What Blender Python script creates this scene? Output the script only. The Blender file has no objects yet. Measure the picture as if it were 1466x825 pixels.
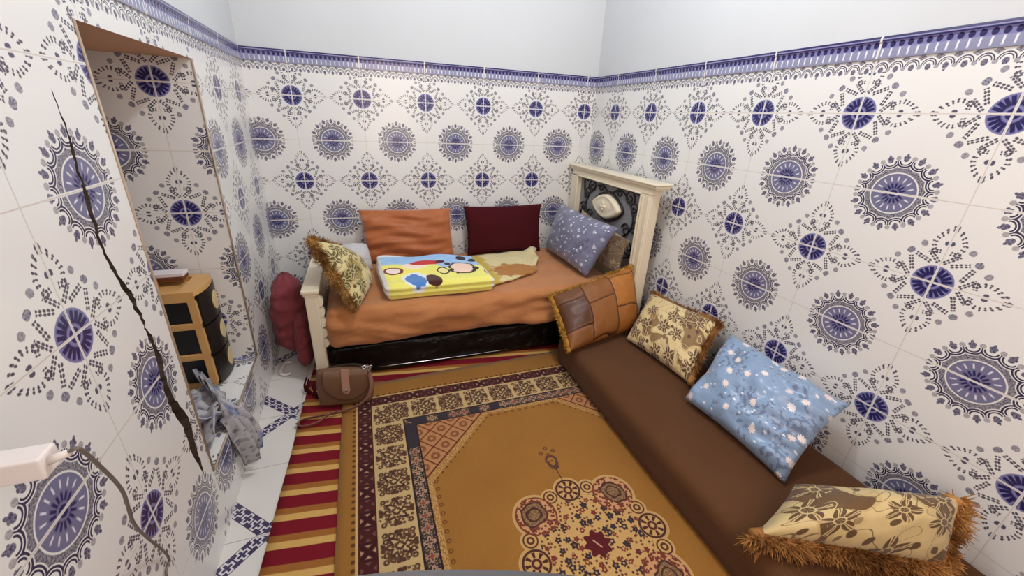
import bpy, bmesh, math, random
from mathutils import Vector, Matrix, noise
SC = bpy.context.scene
COL = SC.collection
PI = math.pi
rnd = random.Random(7)

# ------------------------------------------------------------------ node expression helper
def lin(c):
    return tuple(((x/255)/12.92 if x/255 <= .04045 else ((x/255+.055)/1.055)**2.4) for x in c) + (1.0,)

class T:
    """one material; numbers are sockets or floats"""
    def __init__(s, name, rough=.5, spec=.5, sheen=0, metal=0, coat=0):
        s.m = bpy.data.materials.new(name); s.m.use_nodes = True
        s.t = s.m.node_tree; s.n = s.t.nodes
        s.b = s.n['Principled BSDF']
        s.b.inputs['Roughness'].default_value = rough
        s.b.inputs['Specular IOR Level'].default_value = spec
        s.b.inputs['Metallic'].default_value = metal
        s.b.inputs['Sheen Weight'].default_value = sheen
        s.b.inputs['Coat Weight'].default_value = coat
        s._uv = None
    def link(s, a, b): s.t.links.new(a, b)
    def setin(s, sock, v):
        if isinstance(v, E): s.link(v.k, sock)
        elif hasattr(v, 'is_output'): s.link(v, sock)
        else: sock.default_value = v
    def math(s, op, a, b=None, c=None, clamp=False):
        nd = s.n.new('ShaderNodeMath'); nd.operation = op; nd.use_clamp = clamp
        for i, v in enumerate((a, b, c)):
            if v is not None: s.setin(nd.inputs[i], v)
        return E(s, nd.outputs[0])
    def uv(s):
        if s._uv is None:
            a = s.n.new('ShaderNodeUVMap'); a.uv_map = 'UVMap'
            x = s.n.new('ShaderNodeSeparateXYZ'); s.link(a.outputs[0], x.inputs[0])
            s._uv = (E(s, x.outputs[0]), E(s, x.outputs[1])); s.uvs = a.outputs[0]
        return s._uv
    def obj(s):
        a = s.n.new('ShaderNodeTexCoord'); return a.outputs['Object']
    def vec(s, x, y, z=0.0):
        nd = s.n.new('ShaderNodeCombineXYZ')
        for i, v in enumerate((x, y, z)): s.setin(nd.inputs[i], v)
        return nd.outputs[0]
    def noise(s, vec, scale, detail=3, rough=.5, dist=0):
        nd = s.n.new('ShaderNodeTexNoise'); s.link(vec, nd.inputs['Vector'])
        nd.inputs['Scale'].default_value = scale; nd.inputs['Detail'].default_value = detail
        nd.inputs['Roughness'].default_value = rough; nd.inputs['Distortion'].default_value = dist
        return E(s, nd.outputs['Fac'])
    def wave(s, vec, scale, dist=2, detail=2, direction='X'):
        nd = s.n.new('ShaderNodeTexWave'); s.link(vec, nd.inputs['Vector']); nd.bands_direction = direction
        nd.inputs['Scale'].default_value = scale; nd.inputs['Distortion'].default_value = dist
        nd.inputs['Detail'].default_value = detail
        return E(s, nd.outputs['Fac'])
    def white(s, vec):
        nd = s.n.new('ShaderNodeTexWhiteNoise'); nd.noise_dimensions = '2D'; s.link(vec, nd.inputs['Vector'])
        return E(s, nd.outputs['Value'])
    def voro(s, x, y, scale, rand=.8):
        """cell-local polar coordinates (in uv units) and a random value"""
        nd = s.n.new('ShaderNodeTexVoronoi'); nd.voronoi_dimensions = '2D'
        s.link(s.vec(x, y), nd.inputs['Vector'])
        nd.inputs['Scale'].default_value = scale; nd.inputs['Randomness'].default_value = rand
        p = s.n.new('ShaderNodeSeparateXYZ'); s.link(nd.outputs['Position'], p.inputs[0])
        c = s.n.new('ShaderNodeSeparateColor'); s.link(nd.outputs['Color'], c.inputs[0])
        lx = x - E(s, p.outputs[0]); ly = y - E(s, p.outputs[1])
        return lx, ly, E(s, c.outputs[0]), E(s, c.outputs[1])
    def mix(s, f, a, b):
        nd = s.n.new('ShaderNodeMix'); nd.data_type = 'RGBA'
        s.setin(nd.inputs[0], f)
        for i, v in ((6, a), (7, b)):
            if isinstance(v, tuple): nd.inputs[i].default_value = v if len(v) == 4 else lin(v)
            else: s.link(v, nd.inputs[i])
        return nd.outputs[2]
    def col(s, v):
        if isinstance(v, tuple): s.b.inputs['Base Color'].default_value = v if len(v) == 4 else lin(v)
        else: s.link(v, s.b.inputs['Base Color'])
    def bump(s, h, strength=.3, dist=.01):
        nd = s.n.new('ShaderNodeBump'); nd.inputs['Strength'].default_value = strength
        nd.inputs['Distance'].default_value = dist; s.setin(nd.inputs['Height'], h)
        s.link(nd.outputs[0], s.b.inputs['Normal'])
    # helpers
    def lt(s, v, thr, aa=.004):       # 1 where v < thr
        return s.math('MULTIPLY_ADD', v, -1/aa, (thr/aa + .5) if not isinstance(thr, E) else thr*(1/aa)+.5, clamp=True)
    def gt(s, v, thr, aa=.004):
        return s.math('MULTIPLY_ADD', v, 1/aa, (.5 - thr/aa) if not isinstance(thr, E) else .5-thr*(1/aa), clamp=True)
    def ring(s, v, c, w, aa=.004):    # 1 where |v-c|<w
        return s.lt((v - c).abs(), w, aa)
    def dist(s, x, y, cx=0.0, cy=0.0):
        dx = x-cx if cx else x; dy = y-cy if cy else y
        return (dx*dx + dy*dy).sqrt()

class E:
    def __init__(s, t, k): s.t = t; s.k = k
    def __add__(s, o): return s.t.math('ADD', s, o)
    __radd__ = __add__
    def __sub__(s, o): return s.t.math('SUBTRACT', s, o)
    def __rsub__(s, o): return s.t.math('SUBTRACT', o, s)
    def __mul__(s, o): return s.t.math('MULTIPLY', s, o)
    __rmul__ = __mul__
    def __truediv__(s, o): return s.t.math('DIVIDE', s, o)
    def abs(s): return s.t.math('ABSOLUTE', s)
    def fract(s): return s.t.math('FRACT', s)
    def floor(s): return s.t.math('FLOOR', s)
    def sqrt(s): return s.t.math('SQRT', s)
    def sin(s): return s.t.math('SINE', s)
    def cos(s): return s.t.math('COSINE', s)
    def max(s, o): return s.t.math('MAXIMUM', s, o)
    def min(s, o): return s.t.math('MINIMUM', s, o)
    def atan2(s, o): return s.t.math('ARCTAN2', s, o)
    def inv(s): return s.t.math('SUBTRACT', 1.0, s)

# ------------------------------------------------------------------ materials
TILE_H = .632
WHITE = (227, 227, 225)
def mat_tile(name, skirt=True):
    t = T(name, rough=.22, spec=.45)
    u, v = t.uv()
    au = (u + .5).fract() - .5
    av = ((v * (1/(2*TILE_H)) + .5).fract() - .5) * (2*TILE_H)
    cu = u.fract() - .5
    cv = ((v * (1/(2*TILE_H))).fract() - .5) * (2*TILE_H)
    lines = au.abs().min(av.abs()).min(cv.abs())
    c = t.mix(t.lt(lines, .0035, .004), WHITE, (208, 200, 193))
    ok0 = t.gt(lines, .0085, .005)
    ok = ok0 * t.lt(v, .318)
    # --- round medallion
    r = t.dist(cu, cv); th = cv.atan2(cu)
    sec = (th * (16/(2*PI)) + .5).fract() - .5
    px = sec * r * (2*PI/16)
    nz = t.noise(t.uvs, 90, 1)
    arc = t.dist(px*.92, r, 0, .268)
    lace = t.gt(arc, .062, .004) * t.lt(r, .246) * t.gt(r, .173)
    c = t.mix(lace * ok * (nz*1.0+.3), c, (72, 68, 94))
    disc = t.lt(r, .163)
    c = t.mix(disc * ok, c, (114, 114, 146))
    c = t.mix(t.lt(((r-.122)*.30).abs().max(px.abs()), .0052) * ok, c, (218, 218, 230))
    c = t.mix(t.lt(((r-.064)*.33).abs().max((px.abs()-.0012)*1.05), .0068) * ok, c, (45, 40, 95))
    c = t.mix(t.lt(r, .030) * ok, c, (38, 34, 88))
    c = t.mix(t.ring(arc, .050, .0056, .003) * t.lt(r, .272) * ok, c, (58, 52, 82))
    c = t.mix(t.ring(arc, .0345, .0048, .003) * t.lt(r, .270) * ok, c, (58, 52, 82))
    crest = t.dist(px*1.15, r, 0, .280).min(t.dist(px.abs(), r, .013, .294)+.010)
    crest2 = t.dist(px*2.0, r, 0, .306)
    c = t.mix((t.lt(crest, .0215).max(t.lt(crest2, .021))) * (nz*.7+.5) * ok, c, (52, 46, 92))
    half = (sec.abs() - .5) * r * (2*PI/16)
    c = t.mix(t.lt(t.dist(half, r, 0, .290), .0185) * ok * (nz*.7+.4), c, (142, 138, 146))
    # --- diamond motif
    wob = (t.noise(t.uvs, 26, 1)-.5)*.016
    a = au.abs(); b = av.abs(); p = a.max(b) + wob; q = a.min(b) + wob*.6
    rd = t.dist(au, av); td = av.atan2(au)
    okd = ok0 * t.lt(v, .33)
    ok = ok0
    c = t.mix(t.lt(rd, .138) * okd, c, (124, 124, 172))
    s20 = ((td * (20/(2*PI)) + .5).fract() - .5) * rd * (2*PI/20)
    c = t.mix(t.lt(((rd-.092)*.36).abs().max(s20.abs()), .0122) * okd, c, (40, 36, 88))
    c = t.mix(t.lt(rd, .040) * okd, c, (40, 36, 90))
    leaf = None
    for (x0, y0, x1, y1) in ((.158, .060, .200, .172), (.165, .012, .245, .095), (.245, .095, .255, .030)):
        L = math.hypot(x1-x0, y1-y0); ux, uy = (x1-x0)/L, (y1-y0)/L
        al = (p-x0)*ux + (q-y0)*uy; d = ((p-x0)*uy - (q-y0)*ux).abs()
        ft = ((al*(1/.026)).fract() - .5)*.026
        m = t.lt(t.dist(ft*.75, d, 0, .0088), .0078) * t.lt((al-L/2).abs(), L/2)
        leaf = m if leaf is None else leaf.max(m)
    ex = p - .315; el = t.dist(ex*.70, q)*.55 + (ex.abs()*.70 + q)*.36; ea = q.atan2(ex)
    ft = ((ea*(2.9)+.3).fract() - .5)*.036
    leaf = leaf.max(t.lt(t.dist(ft, (el-.086).abs(), 0, .0078), .0082) * t.lt(ea.abs(), 2.7))
    c = t.mix(leaf * okd * (nz*.8+.6), c, (82, 76, 92))
    c = t.mix(t.lt(t.dist(p*.8, q, .325*.8, .0155), .0145) * okd, c, (88, 84, 108))
    c = t.mix(t.lt(t.dist(p, q, .218, .212), .0235) * okd * (nz*.9+.3), c, (70, 66, 104))
    c = t.mix(t.lt(t.dist(p, q, .290, .150), .0225) * okd * (nz*.8+.4), c, (120, 116, 132))
    if skirt:      # lace printed along the top edge of the top row
        top = t.gt(v, .325)
        px9 = ((u*9).fract() - .5)*(1/9)
        d9 = t.dist(px9, v, 0, .352)
        c = t.mix(t.lt(t.dist(px9*1.25, v, 0, .343), .0235) * ok * (nz*.6+.55), c, (54, 48, 92))
        h9 = (px9.abs() - .5/9)
        c = t.mix(t.lt(t.dist(h9, v, 0, .343), .0165) * ok * .8, c, (140, 136, 150))
        c = t.mix((t.ring(d9, .034, .0035, .003) + t.ring(d9, .048, .004, .003)) * t.gt(v, .352) * ok, c, (70, 64, 90))
        c = t.mix(t.lt(h9.abs()*.7 + (v-.412).abs(), .023) * ok * (nz*1.3+.15), c, (90, 86, 106))
    t.col(c)
    t.bump(t.lt(lines, .0035, .004).inv() + t.noise(t.uvs, 3, 1)*.15, .12, .004)
    return t.m

def mat_trim():
    t = T('blue_border_tile', rough=.2, spec=.5)
    u, v = t.uv()
    seam = ((u + .5).fract() - .5).abs()
    px = ((u*16).fract() - .5)*(1/16)
    c = t.mix(t.gt(v, .508), (140, 143, 174), (122, 120, 170))
    c = t.mix(t.lt((px.abs()).max(((v-.475).abs())*.22), .0062), c, (228, 228, 236))
    c = t.mix(t.lt(t.dist(px*1.15, v, 0, .534), .0235), c, (40, 34, 84))
    c = t.mix(t.gt(v, .560), c, (38, 33, 84))
    c = t.mix(t.ring(v, .577, .005), c, (150, 148, 190))
    c = t.mix(t.ring(v, .436, .006), c, (140, 140, 165))
    c = t.mix(t.lt(seam, .009), c, (222, 216, 212))
    t.col(c); return t.m

def mat_plaster():
    t = T('white_plaster', rough=.75, spec=.2); o = t.obj()
    n = t.noise(o, 2.2, 4)
    t.col(t.mix(n, (199, 202, 205), (207, 210, 213)))
    t.bump(t.noise(o, 14, 5, .6), .12, .01); return t.m

def mat_floor():
    t = T('white_floor_tile', rough=.2, spec=.45)
    x, y = t.uv()
    gx = (((x+2.13)*(1/.33)+.5).fract()-.5).abs()*.33
    gy = (((y+1.455)*(1/.33)+.5).fract()-.5).abs()*.33
    g = gx.min(gy)
    R2 = .66
    d1 = (((x+y+3.939)*(1/R2)+.5).fract()-.5)*R2
    d2 = (((x-y+.383)*(1/R2)+.5).fract()-.5)*R2
    b = d1.abs().min(d2.abs())
    c = t.mix(t.lt(g, .0012, .0015), (220, 217, 212), (150, 143, 136))
    # navy band carrying pale crosses
    near1 = t.lt(d1.abs(), .036, .003); near2 = t.lt(d2.abs(), .036, .003)
    band = near1.max(near2)
    sel = t.lt(d1.abs(), d2.abs(), .0005)
    along = sel*(x-y) + sel.inv()*(x+y); acr = sel*d1 + sel.inv()*d2
    p = ((along*(1/.072)).fract()-.5)*.072
    m = p.abs().max(acr.abs()); n_ = p.abs().min(acr.abs())
    cross = t.lt(n_, .0135, .002)*t.lt(m, .032, .002)
    hollow = t.lt(n_, .0065, .002)*t.lt(m, .023, .002)
    c = t.mix(band*t.gt(g, .004, .002), c, (44, 38, 82))
    c = t.mix(band*cross*hollow.inv()*t.gt(g, .004, .002), c, (214, 210, 214))
    nz = t.noise(t.uvs, 5, 3)
    t.col(t.mix(nz*.15, c, (170, 160, 150)))
    t.bump(t.lt(g, .0012, .0015).inv(), .2, .002); return t.m

def mat_rug():
    t = T('gold_persian_pile', rough=.95, spec=.1, sheen=.15)
    X, Y = t.uv()
    HX, HY = .880, 1.132
    a = X.abs(); b = Y.abs()
    ex = HX - a; ey = HY - b; e = ex.min(ey)
    sx = t.lt(ex, ey, .0005)
    s = sx*Y + sx.inv()*X
    nz = t.noise(t.uvs, 160, 2)
    lo = t.noise(t.uvs, 4, 3)
    gold = t.mix(lo, (142, 96, 40), (164, 115, 52))
    c = gold
    DK = (72, 40, 36); CR = (196, 168, 118)
    f = ((s*(1/.030)).fract()-.5)*.030
    c = t.mix(t.lt(t.dist(f, e, 0, .058), .0075, .002), c, (92, 56, 34))
    c = t.mix(t.ring(e, .069, .004, .002), c, (205, 172, 112))
    # maroon band
    k = s*(1/.062); p = (k.fract()-.5)*2; q = (e-.1075)*(1/.0325)
    par = (k*.5).fract(); alt = t.gt(par, .5, .01)
    bm = t.ring(e, .1075, .0325, .002)
    xx = t.lt((p.abs()-q.abs()).abs(), .20, .08)*t.lt(p.abs().max(q.abs()), .82, .1)
    tri = t.gt((p.abs()-q.abs()).abs(), .45, .1)*t.lt(p.abs().max(q.abs()), .78, .1)
    c = t.mix(bm, c, (70, 24, 30))
    c = t.mix(bm*tri*(alt*.75+.25)*(nz*.8+.4), c, (192, 156, 128))
    c = t.mix(bm*xx*alt*.8, c, (44, 14, 20))
    c = t.mix(bm*t.gt(p.abs(), .93, .03), c, (44, 18, 24))
    # cream band with dark floral blocks
    bm = t.ring(e, .2125, .0725, .002)
    k2 = s*(1/.139); p = (k2.fract()-.5)*2; q = (e-.2125)*(1/.0725)
    par2 = t.gt((k2*.5).fract(), .5, .01)
    rr = t.dist(p, q); th = q.atan2(p)
    fl = t.lt((rr - (.50 + .13*(th*8).cos())).abs(), .10, .05)
    fl = fl.max(t.lt((p.abs()+q.abs()-.22).abs(), .075, .05))
    pa = p.abs(); qa = q.abs(); pm = pa.max(qa); pn = pa.min(qa)
    fl = fl.max(t.lt(t.dist(pa, qa, .70, .66), .15, .05)*t.gt(t.dist(pa, qa, .70, .66), .05, .05))
    fl = fl.max(t.lt(t.dist(pm, pn, .78, .10), .13, .05))
    fl = fl.max(t.lt((t.dist(pm, pn, .62, .36)-.12).abs(), .05, .05)*par2)
    vx, vy, vr, vg = t.voro(p, q, 4.5, .7)
    fl = fl.max(t.lt(t.dist(vx, vy), .085, .03)*t.lt(rr, .95)*.9)
    c = t.mix(bm, c, CR)
    c = t.mix(bm*fl*t.lt(pm, .90, .05), c, t.mix(vr, (58, 38, 40), (96, 62, 44)))
    # dark navy band
    bm = t.ring(e, .3125, .0265, .002)
    k3 = s*(1/.054); p = (k3.fract()-.5)*2; q = (e-.3125)*(1/.0265)
    w3 = t.white(t.vec(k3.floor(), 3.0))
    rr3 = t.dist(p, q)
    c = t.mix(bm, c, t.mix(t.gt(w3, .5, .01), (46, 44, 54), (62, 56, 44)))
    vx3, vy3, vr3, vg3 = t.voro(p, q, 2.6, .6)
    pet3 = t.lt((rr3-.50-.22*(q.atan2(p)*4).cos()).abs(), .17, .1).max(t.lt(t.dist(vx3, vy3), .10, .05))
    c = t.mix(bm*pet3*t.gt(w3, .30, .01)*(nz+.35), c, t.mix(w3, (192, 160, 118), (170, 128, 112)))
    c = t.mix(bm*t.lt(rr3, .28, .1)*t.gt(w3, .55, .01), c, (150, 70, 60))
    c = t.mix(t.ring(e, .2855, .004, .002)+t.ring(e, .3395, .004, .002), c, (40, 28, 36))
    # field corners
    fx = ex - .343; fy = ey - .343
    inn = t.gt(fx.min(fy), 0.0, .002)
    cs = fx + fy; cd = fx - fy
    tri = inn*t.lt(cs, .325, .003)
    c = t.mix(tri, c, (178, 128, 84))
    l1 = ((cs*(1/.108)).fract()-.5).abs(); l2 = ((cd*(1/.108)+.5).fract()-.5).abs()
    c = t.mix(tri*t.ring(t.dist(.5-l1, .5-l2), .0, .0, .01), c, (120, 60, 36))
    fr = t.dist(((cs*(1/.108)).fract()-.5), ((cd*(1/.108)).fract()-.5))
    c = t.mix(tri*t.ring(fr, .19, .085, .05)*(nz+.25), c, (112, 56, 34))
    c = t.mix(tri*t.gt(l1.max(((cd*(1/.108)).fract()-.5).abs()), .455, .03), c, (112, 46, 26))
    c = t.mix(inn*t.ring(cs, .325, .005, .003), c, (104, 40, 24))
    spk = inn*t.ring(cs, .352, .022, .004)
    c = t.mix(spk*t.gt(nz, .5, .08)*.7, c, (206, 168, 112))
    f = ((cd*(1/.045)).fract()-.5)*.045
    c = t.mix(inn*t.lt(t.dist(f, cs, 0, .382), .008, .003), c, (110, 66, 36))
    f = ((s*(1/.038)).fract()-.5)*.038
    edge = inn*t.gt(cs, .37, .003)
    fm = fx.min(fy)
    c = t.mix(edge*t.lt(fm, .022, .004)*t.gt(nz, .5, .08)*.8, c, (206, 168, 112))
    c = t.mix(edge*t.lt(t.dist(f, fm, 0, .034), .009, .003)*t.gt(t.dist(f, fm, 0, .034), .004, .003), c, (110, 66, 36))
    # medallion
    P = a.max(b); Q = a.min(b); r = t.dist(X, Y); th = Y.atan2(X)
    dC = t.dist(P, Q, .236, 0); dS = t.dist(P, Q, .226, .083); dP = t.dist(P, Q, .168, .168)
    shape = (r-.232).min(dC-.056).min(dS-.032).min(dP-.086)
    ground = t.lt(shape, 0.0, .003)
    c = t.mix(ground, c, (196, 158, 100))
    c = t.mix(t.ring(shape, .003, .003, .002), c, (196, 160, 104))
    vx, vy, vr, vg = t.voro(X, Y, 27, .8)
    vd = t.dist(vx, vy); va = vy.atan2(vx)
    fr = .0128 + .0024*(va*5 + vr*6).cos()
    flower = t.lt(vd, fr*(vr*.5+.60), .002)*t.gt(vd, vg*.0048, .002)
    free = t.lt(r, .205, .004)*t.gt(dP, .075, .003)*t.gt(dC, .053, .003)
    c = t.mix(ground*free*flower, c, t.mix(t.gt(vr, .45, .05), (116, 44, 44), (50, 42, 52)))
    ux_, uy_, ur_, ug_ = t.voro(X+.4, Y+.2, 58, .9)
    c = t.mix(ground*free*flower.inv()*t.lt(t.dist(ux_, uy_), .0046, .002)*t.gt(ug_, .35, .05), c, t.mix(ur_, (120, 66, 40), (66, 44, 50)))
    ros = t.lt(r, .046 + .007*(th*8).cos(), .002)
    c = t.mix(ros, c, (86, 22, 32))
    c = t.mix(t.lt((X+Y*.6).abs().max(((Y-X*.6).abs()-.017)*.5), .0028, .002)*ros, c, (205, 160, 130))
    c = t.mix(t.ring(dC, .047, .0045, .002), c, DK)
    tc = Q.atan2(P-.236)
    c = t.mix(t.ring(dC, .031, .010, .002)*t.gt((tc*8).cos(), .2, .3), c, (70, 34, 36))
    c = t.mix(t.ring(dC, .014, .005, .003), c, (84, 36, 40))
    c = t.mix(t.ring(dS, .026, .003, .002)+t.ring(dS, .011, .004, .002), c, (84, 44, 38))
    pb = t.lt(dP, .080, .002)
    c = t.mix(pb, c, (196, 148, 104))
    c = t.mix(t.ring(dP, .078, .0035, .002)*t.gt((dP*0+va).cos(), -.6, .3), c, (116, 62, 44))
    d2 = t.dist(P, Q, .178, .172)
    d2 = d2 + (t.noise(t.uvs, 26, 1)-.5)*.030
    c = t.mix(t.lt(d2, .046, .002), c, t.mix(t.gt(nz, .5, .1), (146, 114, 80), (112, 82, 60)))
    d3 = t.dist(P, Q, .150, .198)
    c = t.mix(t.ring(d2, .046, .004, .002)+t.ring(d2, .024, .004, .002)+t.ring(d3, .022, .0035, .002)+t.ring(d3, .009, .003, .002), c, (70, 42, 38))
    c = t.mix(pb*t.gt(d2, .050, .002)*(flower.max(t.lt(t.dist(ux_, uy_), .005, .002))), c, (112, 52, 44))
    # finial
    c = t.mix(t.lt(a, .0022, .002)*t.ring(b, .315, .035, .003), c, DK)
    df = t.dist(a, b*.7, 0, .388*.7)
    c = t.mix(t.lt(df, .030, .003)*t.gt((df*260+vr*3).sin(), .0, .4), c, (84, 54, 48))
    c = t.mix(t.ring(t.dist(a, b, .030, .447), .007, .004, .002)+t.ring(t.dist(a, b, .0, .470), .007, .004, .002)+t.ring(t.dist(a, b, 0, .432), .006, .003, .002), c, (112, 66, 40))
    dirt = t.mix(nz*.28, c, (70, 45, 24))
    t.col(dirt)
    t.bump(nz, .35, .004); return t.m

def mat_kilim():
    t = T('striped_kilim_weave', rough=.95, spec=.1)
    x, y = t.uv()
    nz = t.noise(t.uvs, 8, 2)
    s = y + .145*(x+1.938) + (nz-.5)*.006
    k = ((s+1.447)*(-1/.111)).fract()
    w = t.noise(t.vec(x*40, y*400), 1, 2)
    c = t.mix(t.gt(k, .5, .03), (124, 26, 40), (160, 104, 52))
    c = t.mix(t.gt(k, .74, .03), c, (214, 172, 100))
    c = t.mix(t.gt(k, .985, .02), c, (124, 26, 40))
    t.col(t.mix(w*.3, c, (60, 25, 18)))
    t.bump(w, .3, .002); return t.m

def fabric(name, c1, c2, rough=.9, sheen=.2, scale=8, bump=.25, fine=220, wr=0):
    t = T(name, rough=rough, spec=.25, sheen=sheen); t.uv()
    n = t.noise(t.uvs, scale, 4, .6)
    t.col(t.mix(n, c1, c2))
    h = t.noise(t.uvs, fine, 2)
    if wr: h = h*.25 + t.noise(t.uvs, wr, 3, .5, 1.2)
    t.bump(h, bump, .006); return t.m

def mat_brocade(name, base, base2, dark, swirl, sc=8.5, seed=0., th=.53):
    t = T(name, rough=.6, spec=.35, sheen=.2)
    x, y = t.uv(); x = x+seed; y = y+seed*.7
    vv = t.vec(x, y)
    n = t.noise(vv, 5.5, 1, .4, .6)
    wx = x + (t.noise(vv, 12, 1)-.5)*.03; wy = y + (t.noise(t.vec(y, x, 5.0), 12, 1)-.5)*.03
    c = t.mix(t.noise(vv, 30, 2), base, base2)
    c = t.mix(t.gt(n, th, .015), c, swirl)
    c = t.mix(t.ring(n, th, .012, .006), c, base2)
    vx, vy, vr, vg = t.voro(wx, wy, sc, .65)
    r = t.dist(vx, vy); a = vy.atan2(vx)
    S = 8.5/sc
    pet = (a*5*.5 + vr*9).cos().abs()
    R = (.018 + .030*pet)*S
    leaf = t.lt(r, R, .002)
    vein = t.lt(pet, .12, .06).max(t.lt((pet-.97).abs(), .025, .01)*t.gt(r, .012*S, .002)).max(t.ring(r, .013*S, .002, .002))
    c = t.mix(leaf, c, dark)
    c = t.mix(leaf*vein*.8, c, base)
    # small buds and thin vines
    bx, by, br, bg = t.voro(wx+.31, wy+.17, sc*2.1, .9)
    bd = t.dist(bx, by)
    c = t.mix(t.lt(bd, .011*S, .002)*t.gt(bg, .55, .05)*leaf.inv(), c, dark)
    v2 = t.noise(vv, 9, 0, .5, 1.5)
    c = t.mix(t.ring(v2, .5, .010, .006)*leaf.inv()*.8, c, dark)
    c = t.mix(t.ring(v2, .60, .007, .004)*t.gt(n, th, .015)*leaf.inv(), c, base)
    t.col(c)
    t.bump(leaf*.6 + t.noise(vv, 260, 1)*.5, .25, .003); return t.m

def mat_floral(name, b1, b2, dark, fl, fl2, sc=16, amount=.5, size=.014, rough=.35):
    t = T(name, rough=rough, spec=.45, sheen=.15)
    x, y = t.uv()
    n = t.noise(t.uvs, 14, 3, .6)
    c = t.mix(n, b1, b2)
    m = t.noise(t.uvs, 60, 2)*t.noise(t.uvs, 7, 2)
    c = t.mix(t.gt(m, .31, .03)*.75, c, dark)
    vx, vy, vr, vg = t.voro(x, y, sc, 1.)
    r = t.dist(vx, vy); a = vy.atan2(vx)
    R = (.55 + .45*(a*5 + vr*20).cos().abs())*size
    fm = t.lt(r, R, .003)*t.lt(vg, amount, .03)
    c = t.mix(fm, c, t.mix(vr, fl, fl2))
    wx, wy, wr, wg = t.voro(x+.7, y+.3, sc*1.7, 1.)
    c = t.mix(t.lt(t.dist(wx, wy*1.6), .006, .003)*t.lt(wg, .4, .05), c, (225, 228, 236))
    t.col(c)
    t.bump(t.noise(t.uvs, 18, 3, .5, 1.0), .35, .01); return t.m

def mat_patch():
    t = T('patchwork_leather', rough=.42, spec=.4)
    x, y = t.uv(); S = .19
    nx = x + (t.noise(t.uvs, 6, 1)-.5)*.03
    ny = y + (t.noise(t.uvs, 5, 1)-.5)*.06
    kx = (nx+.31)*(1/S); ky = (ny+.30)*(1/.20) + (kx.floor()*.37).fract()
    w = t.white(t.vec(kx.floor(), ky.floor(), 0.0))
    c = t.mix(w*.55 + (kx.floor()*.24-.15), (84, 48, 26), (190, 122, 54))
    g = ((kx.fract()-.5).abs()).max((ky.fract()-.5).abs())
    c = t.mix(t.gt(g, .485, .01), c, (60, 34, 20))
    c = t.mix(t.ring(g, .44, .008, .006)*.6, c, (150, 100, 60))
    t.col(t.mix(t.noise(t.uvs, 20, 4)*.3, c, (80, 48, 28)))
    t.bump(t.gt(g, .47, .04).inv() + t.noise(t.uvs, 60, 2)*.1, .5, .008); return t.m

def mat_blanket():
    t = T('bright_printed_fleece', rough=.95, spec=.1, sheen=.3)
    u, v = t.uv()
    n = t.noise(t.uvs, 9, 3)
    wv = v + (t.noise(t.uvs, 5, 1)-.5)*.16
    c = t.mix(n, (226, 226, 92), (240, 232, 140))
    c = t.mix(t.lt(u, .42, .12)*t.ring(v, .45, .22, .2)*.6, c, (248, 240, 100))
    c = t.mix(t.gt(wv + t.gt(u, .55, .1)*.22, .70, .04), c, t.mix(n, (120, 172, 224), (176, 208, 238)))
    n2 = t.noise(t.uvs, 7, 2, .5)
    def ell(cx, cy, rx, ry): return t.dist((u-cx)*(1/rx), (v-cy)*(1/ry))
    def blob(cx, cy, rx, ry, colr, line=None, c=None, w=.12):
        d = ell(cx, cy, rx, ry) + (n2-.5)*.9
        c = t.mix(t.lt(d, 1., .08), c, colr)
        if line: c = t.mix(t.ring(d, 1., w, .05), c, line)
        return c
    BK = (22, 18, 24)
    c = blob(.34, .62, .13, .10, (246, 226, 206), None, c)
    c = blob(.46, .70, .17, .085, (196, 26, 38), None, c)
    c = blob(.60, .71, .045, .05, (60, 10, 16), None, c)
    c = blob(.12, .47, .085, .11, (240, 224, 214), (120, 20, 30), c, .18)
    c = blob(.28, .13, .10, .21, (78, 130, 196), (226, 232, 236), c, .14)
    c = blob(.44, .08, .07, .17, (70, 36, 28), None, c)
    c = blob(.57, .36, .048, .12, (238, 226, 150), BK, c, .16)
    c = blob(.77, .42, .125, .20, (240, 208, 186), BK, c, .09)
    c = blob(.83, .78, .055, .08, BK, None, c)
    c = blob(.95, .68, .06, .06, BK, None, c)
    c = blob(.90, .37, .035, .06, BK, None, c)
    c = blob(1.0, .20, .045, .15, BK, None, c)
    c = blob(.66, .60, .03, .05, BK, None, c)
    rim = ((u-.5).abs()-.47).max(v-.99)
    c = t.mix(t.gt(rim + (n-.5)*.04, 0., .015), c, (232, 232, 224))
    t.col(c); t.bump(t.noise(t.uvs, 80, 2), .3, .004); return t.m

def mat_throw():
    t = T('cream_fleece_throw', rough=.95, spec=.1, sheen=.3); u, v = t.uv()
    n = t.noise(t.uvs, 6, 3, .5)
    c = t.mix(n, (206, 188, 128), (226, 214, 170))
    c = t.mix(t.lt(u + (n-.5)*.2, .17, .05), c, (190, 166, 60))
    d = t.dist((u-.42)*2.9, (v-.40)*4.6) + (t.noise(t.uvs, 9, 3)-.5)*1.3
    c = t.mix(t.lt(d, .85, .15), c, (170, 112, 44))
    t.col(c); t.bump(t.noise(t.uvs, 80, 2), .3, .004); return t.m

def mat_scarf():
    t = T('spotted_scarf_cloth', rough=.8, spec=.2); u, v = t.uv()
    vx, vy, vr, vg = t.voro(u, v, 26, .8)
    d = t.dist(vx, vy)
    c = t.mix(t.noise(t.uvs, 12, 2), (140, 140, 148), (196, 196, 198))
    c = t.mix(t.lt(d, .004 + vr*.007, .006)*.75, c, (74, 72, 88))
    c = t.mix(t.gt(t.noise(t.uvs, 34, 2), .58, .05)*.5, c, (110, 108, 122))
    c = t.mix(t.gt(t.noise(t.uvs, 5, 2), .60, .04)*.5, c, (96, 112, 170))
    t.col(c); return t.m

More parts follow.
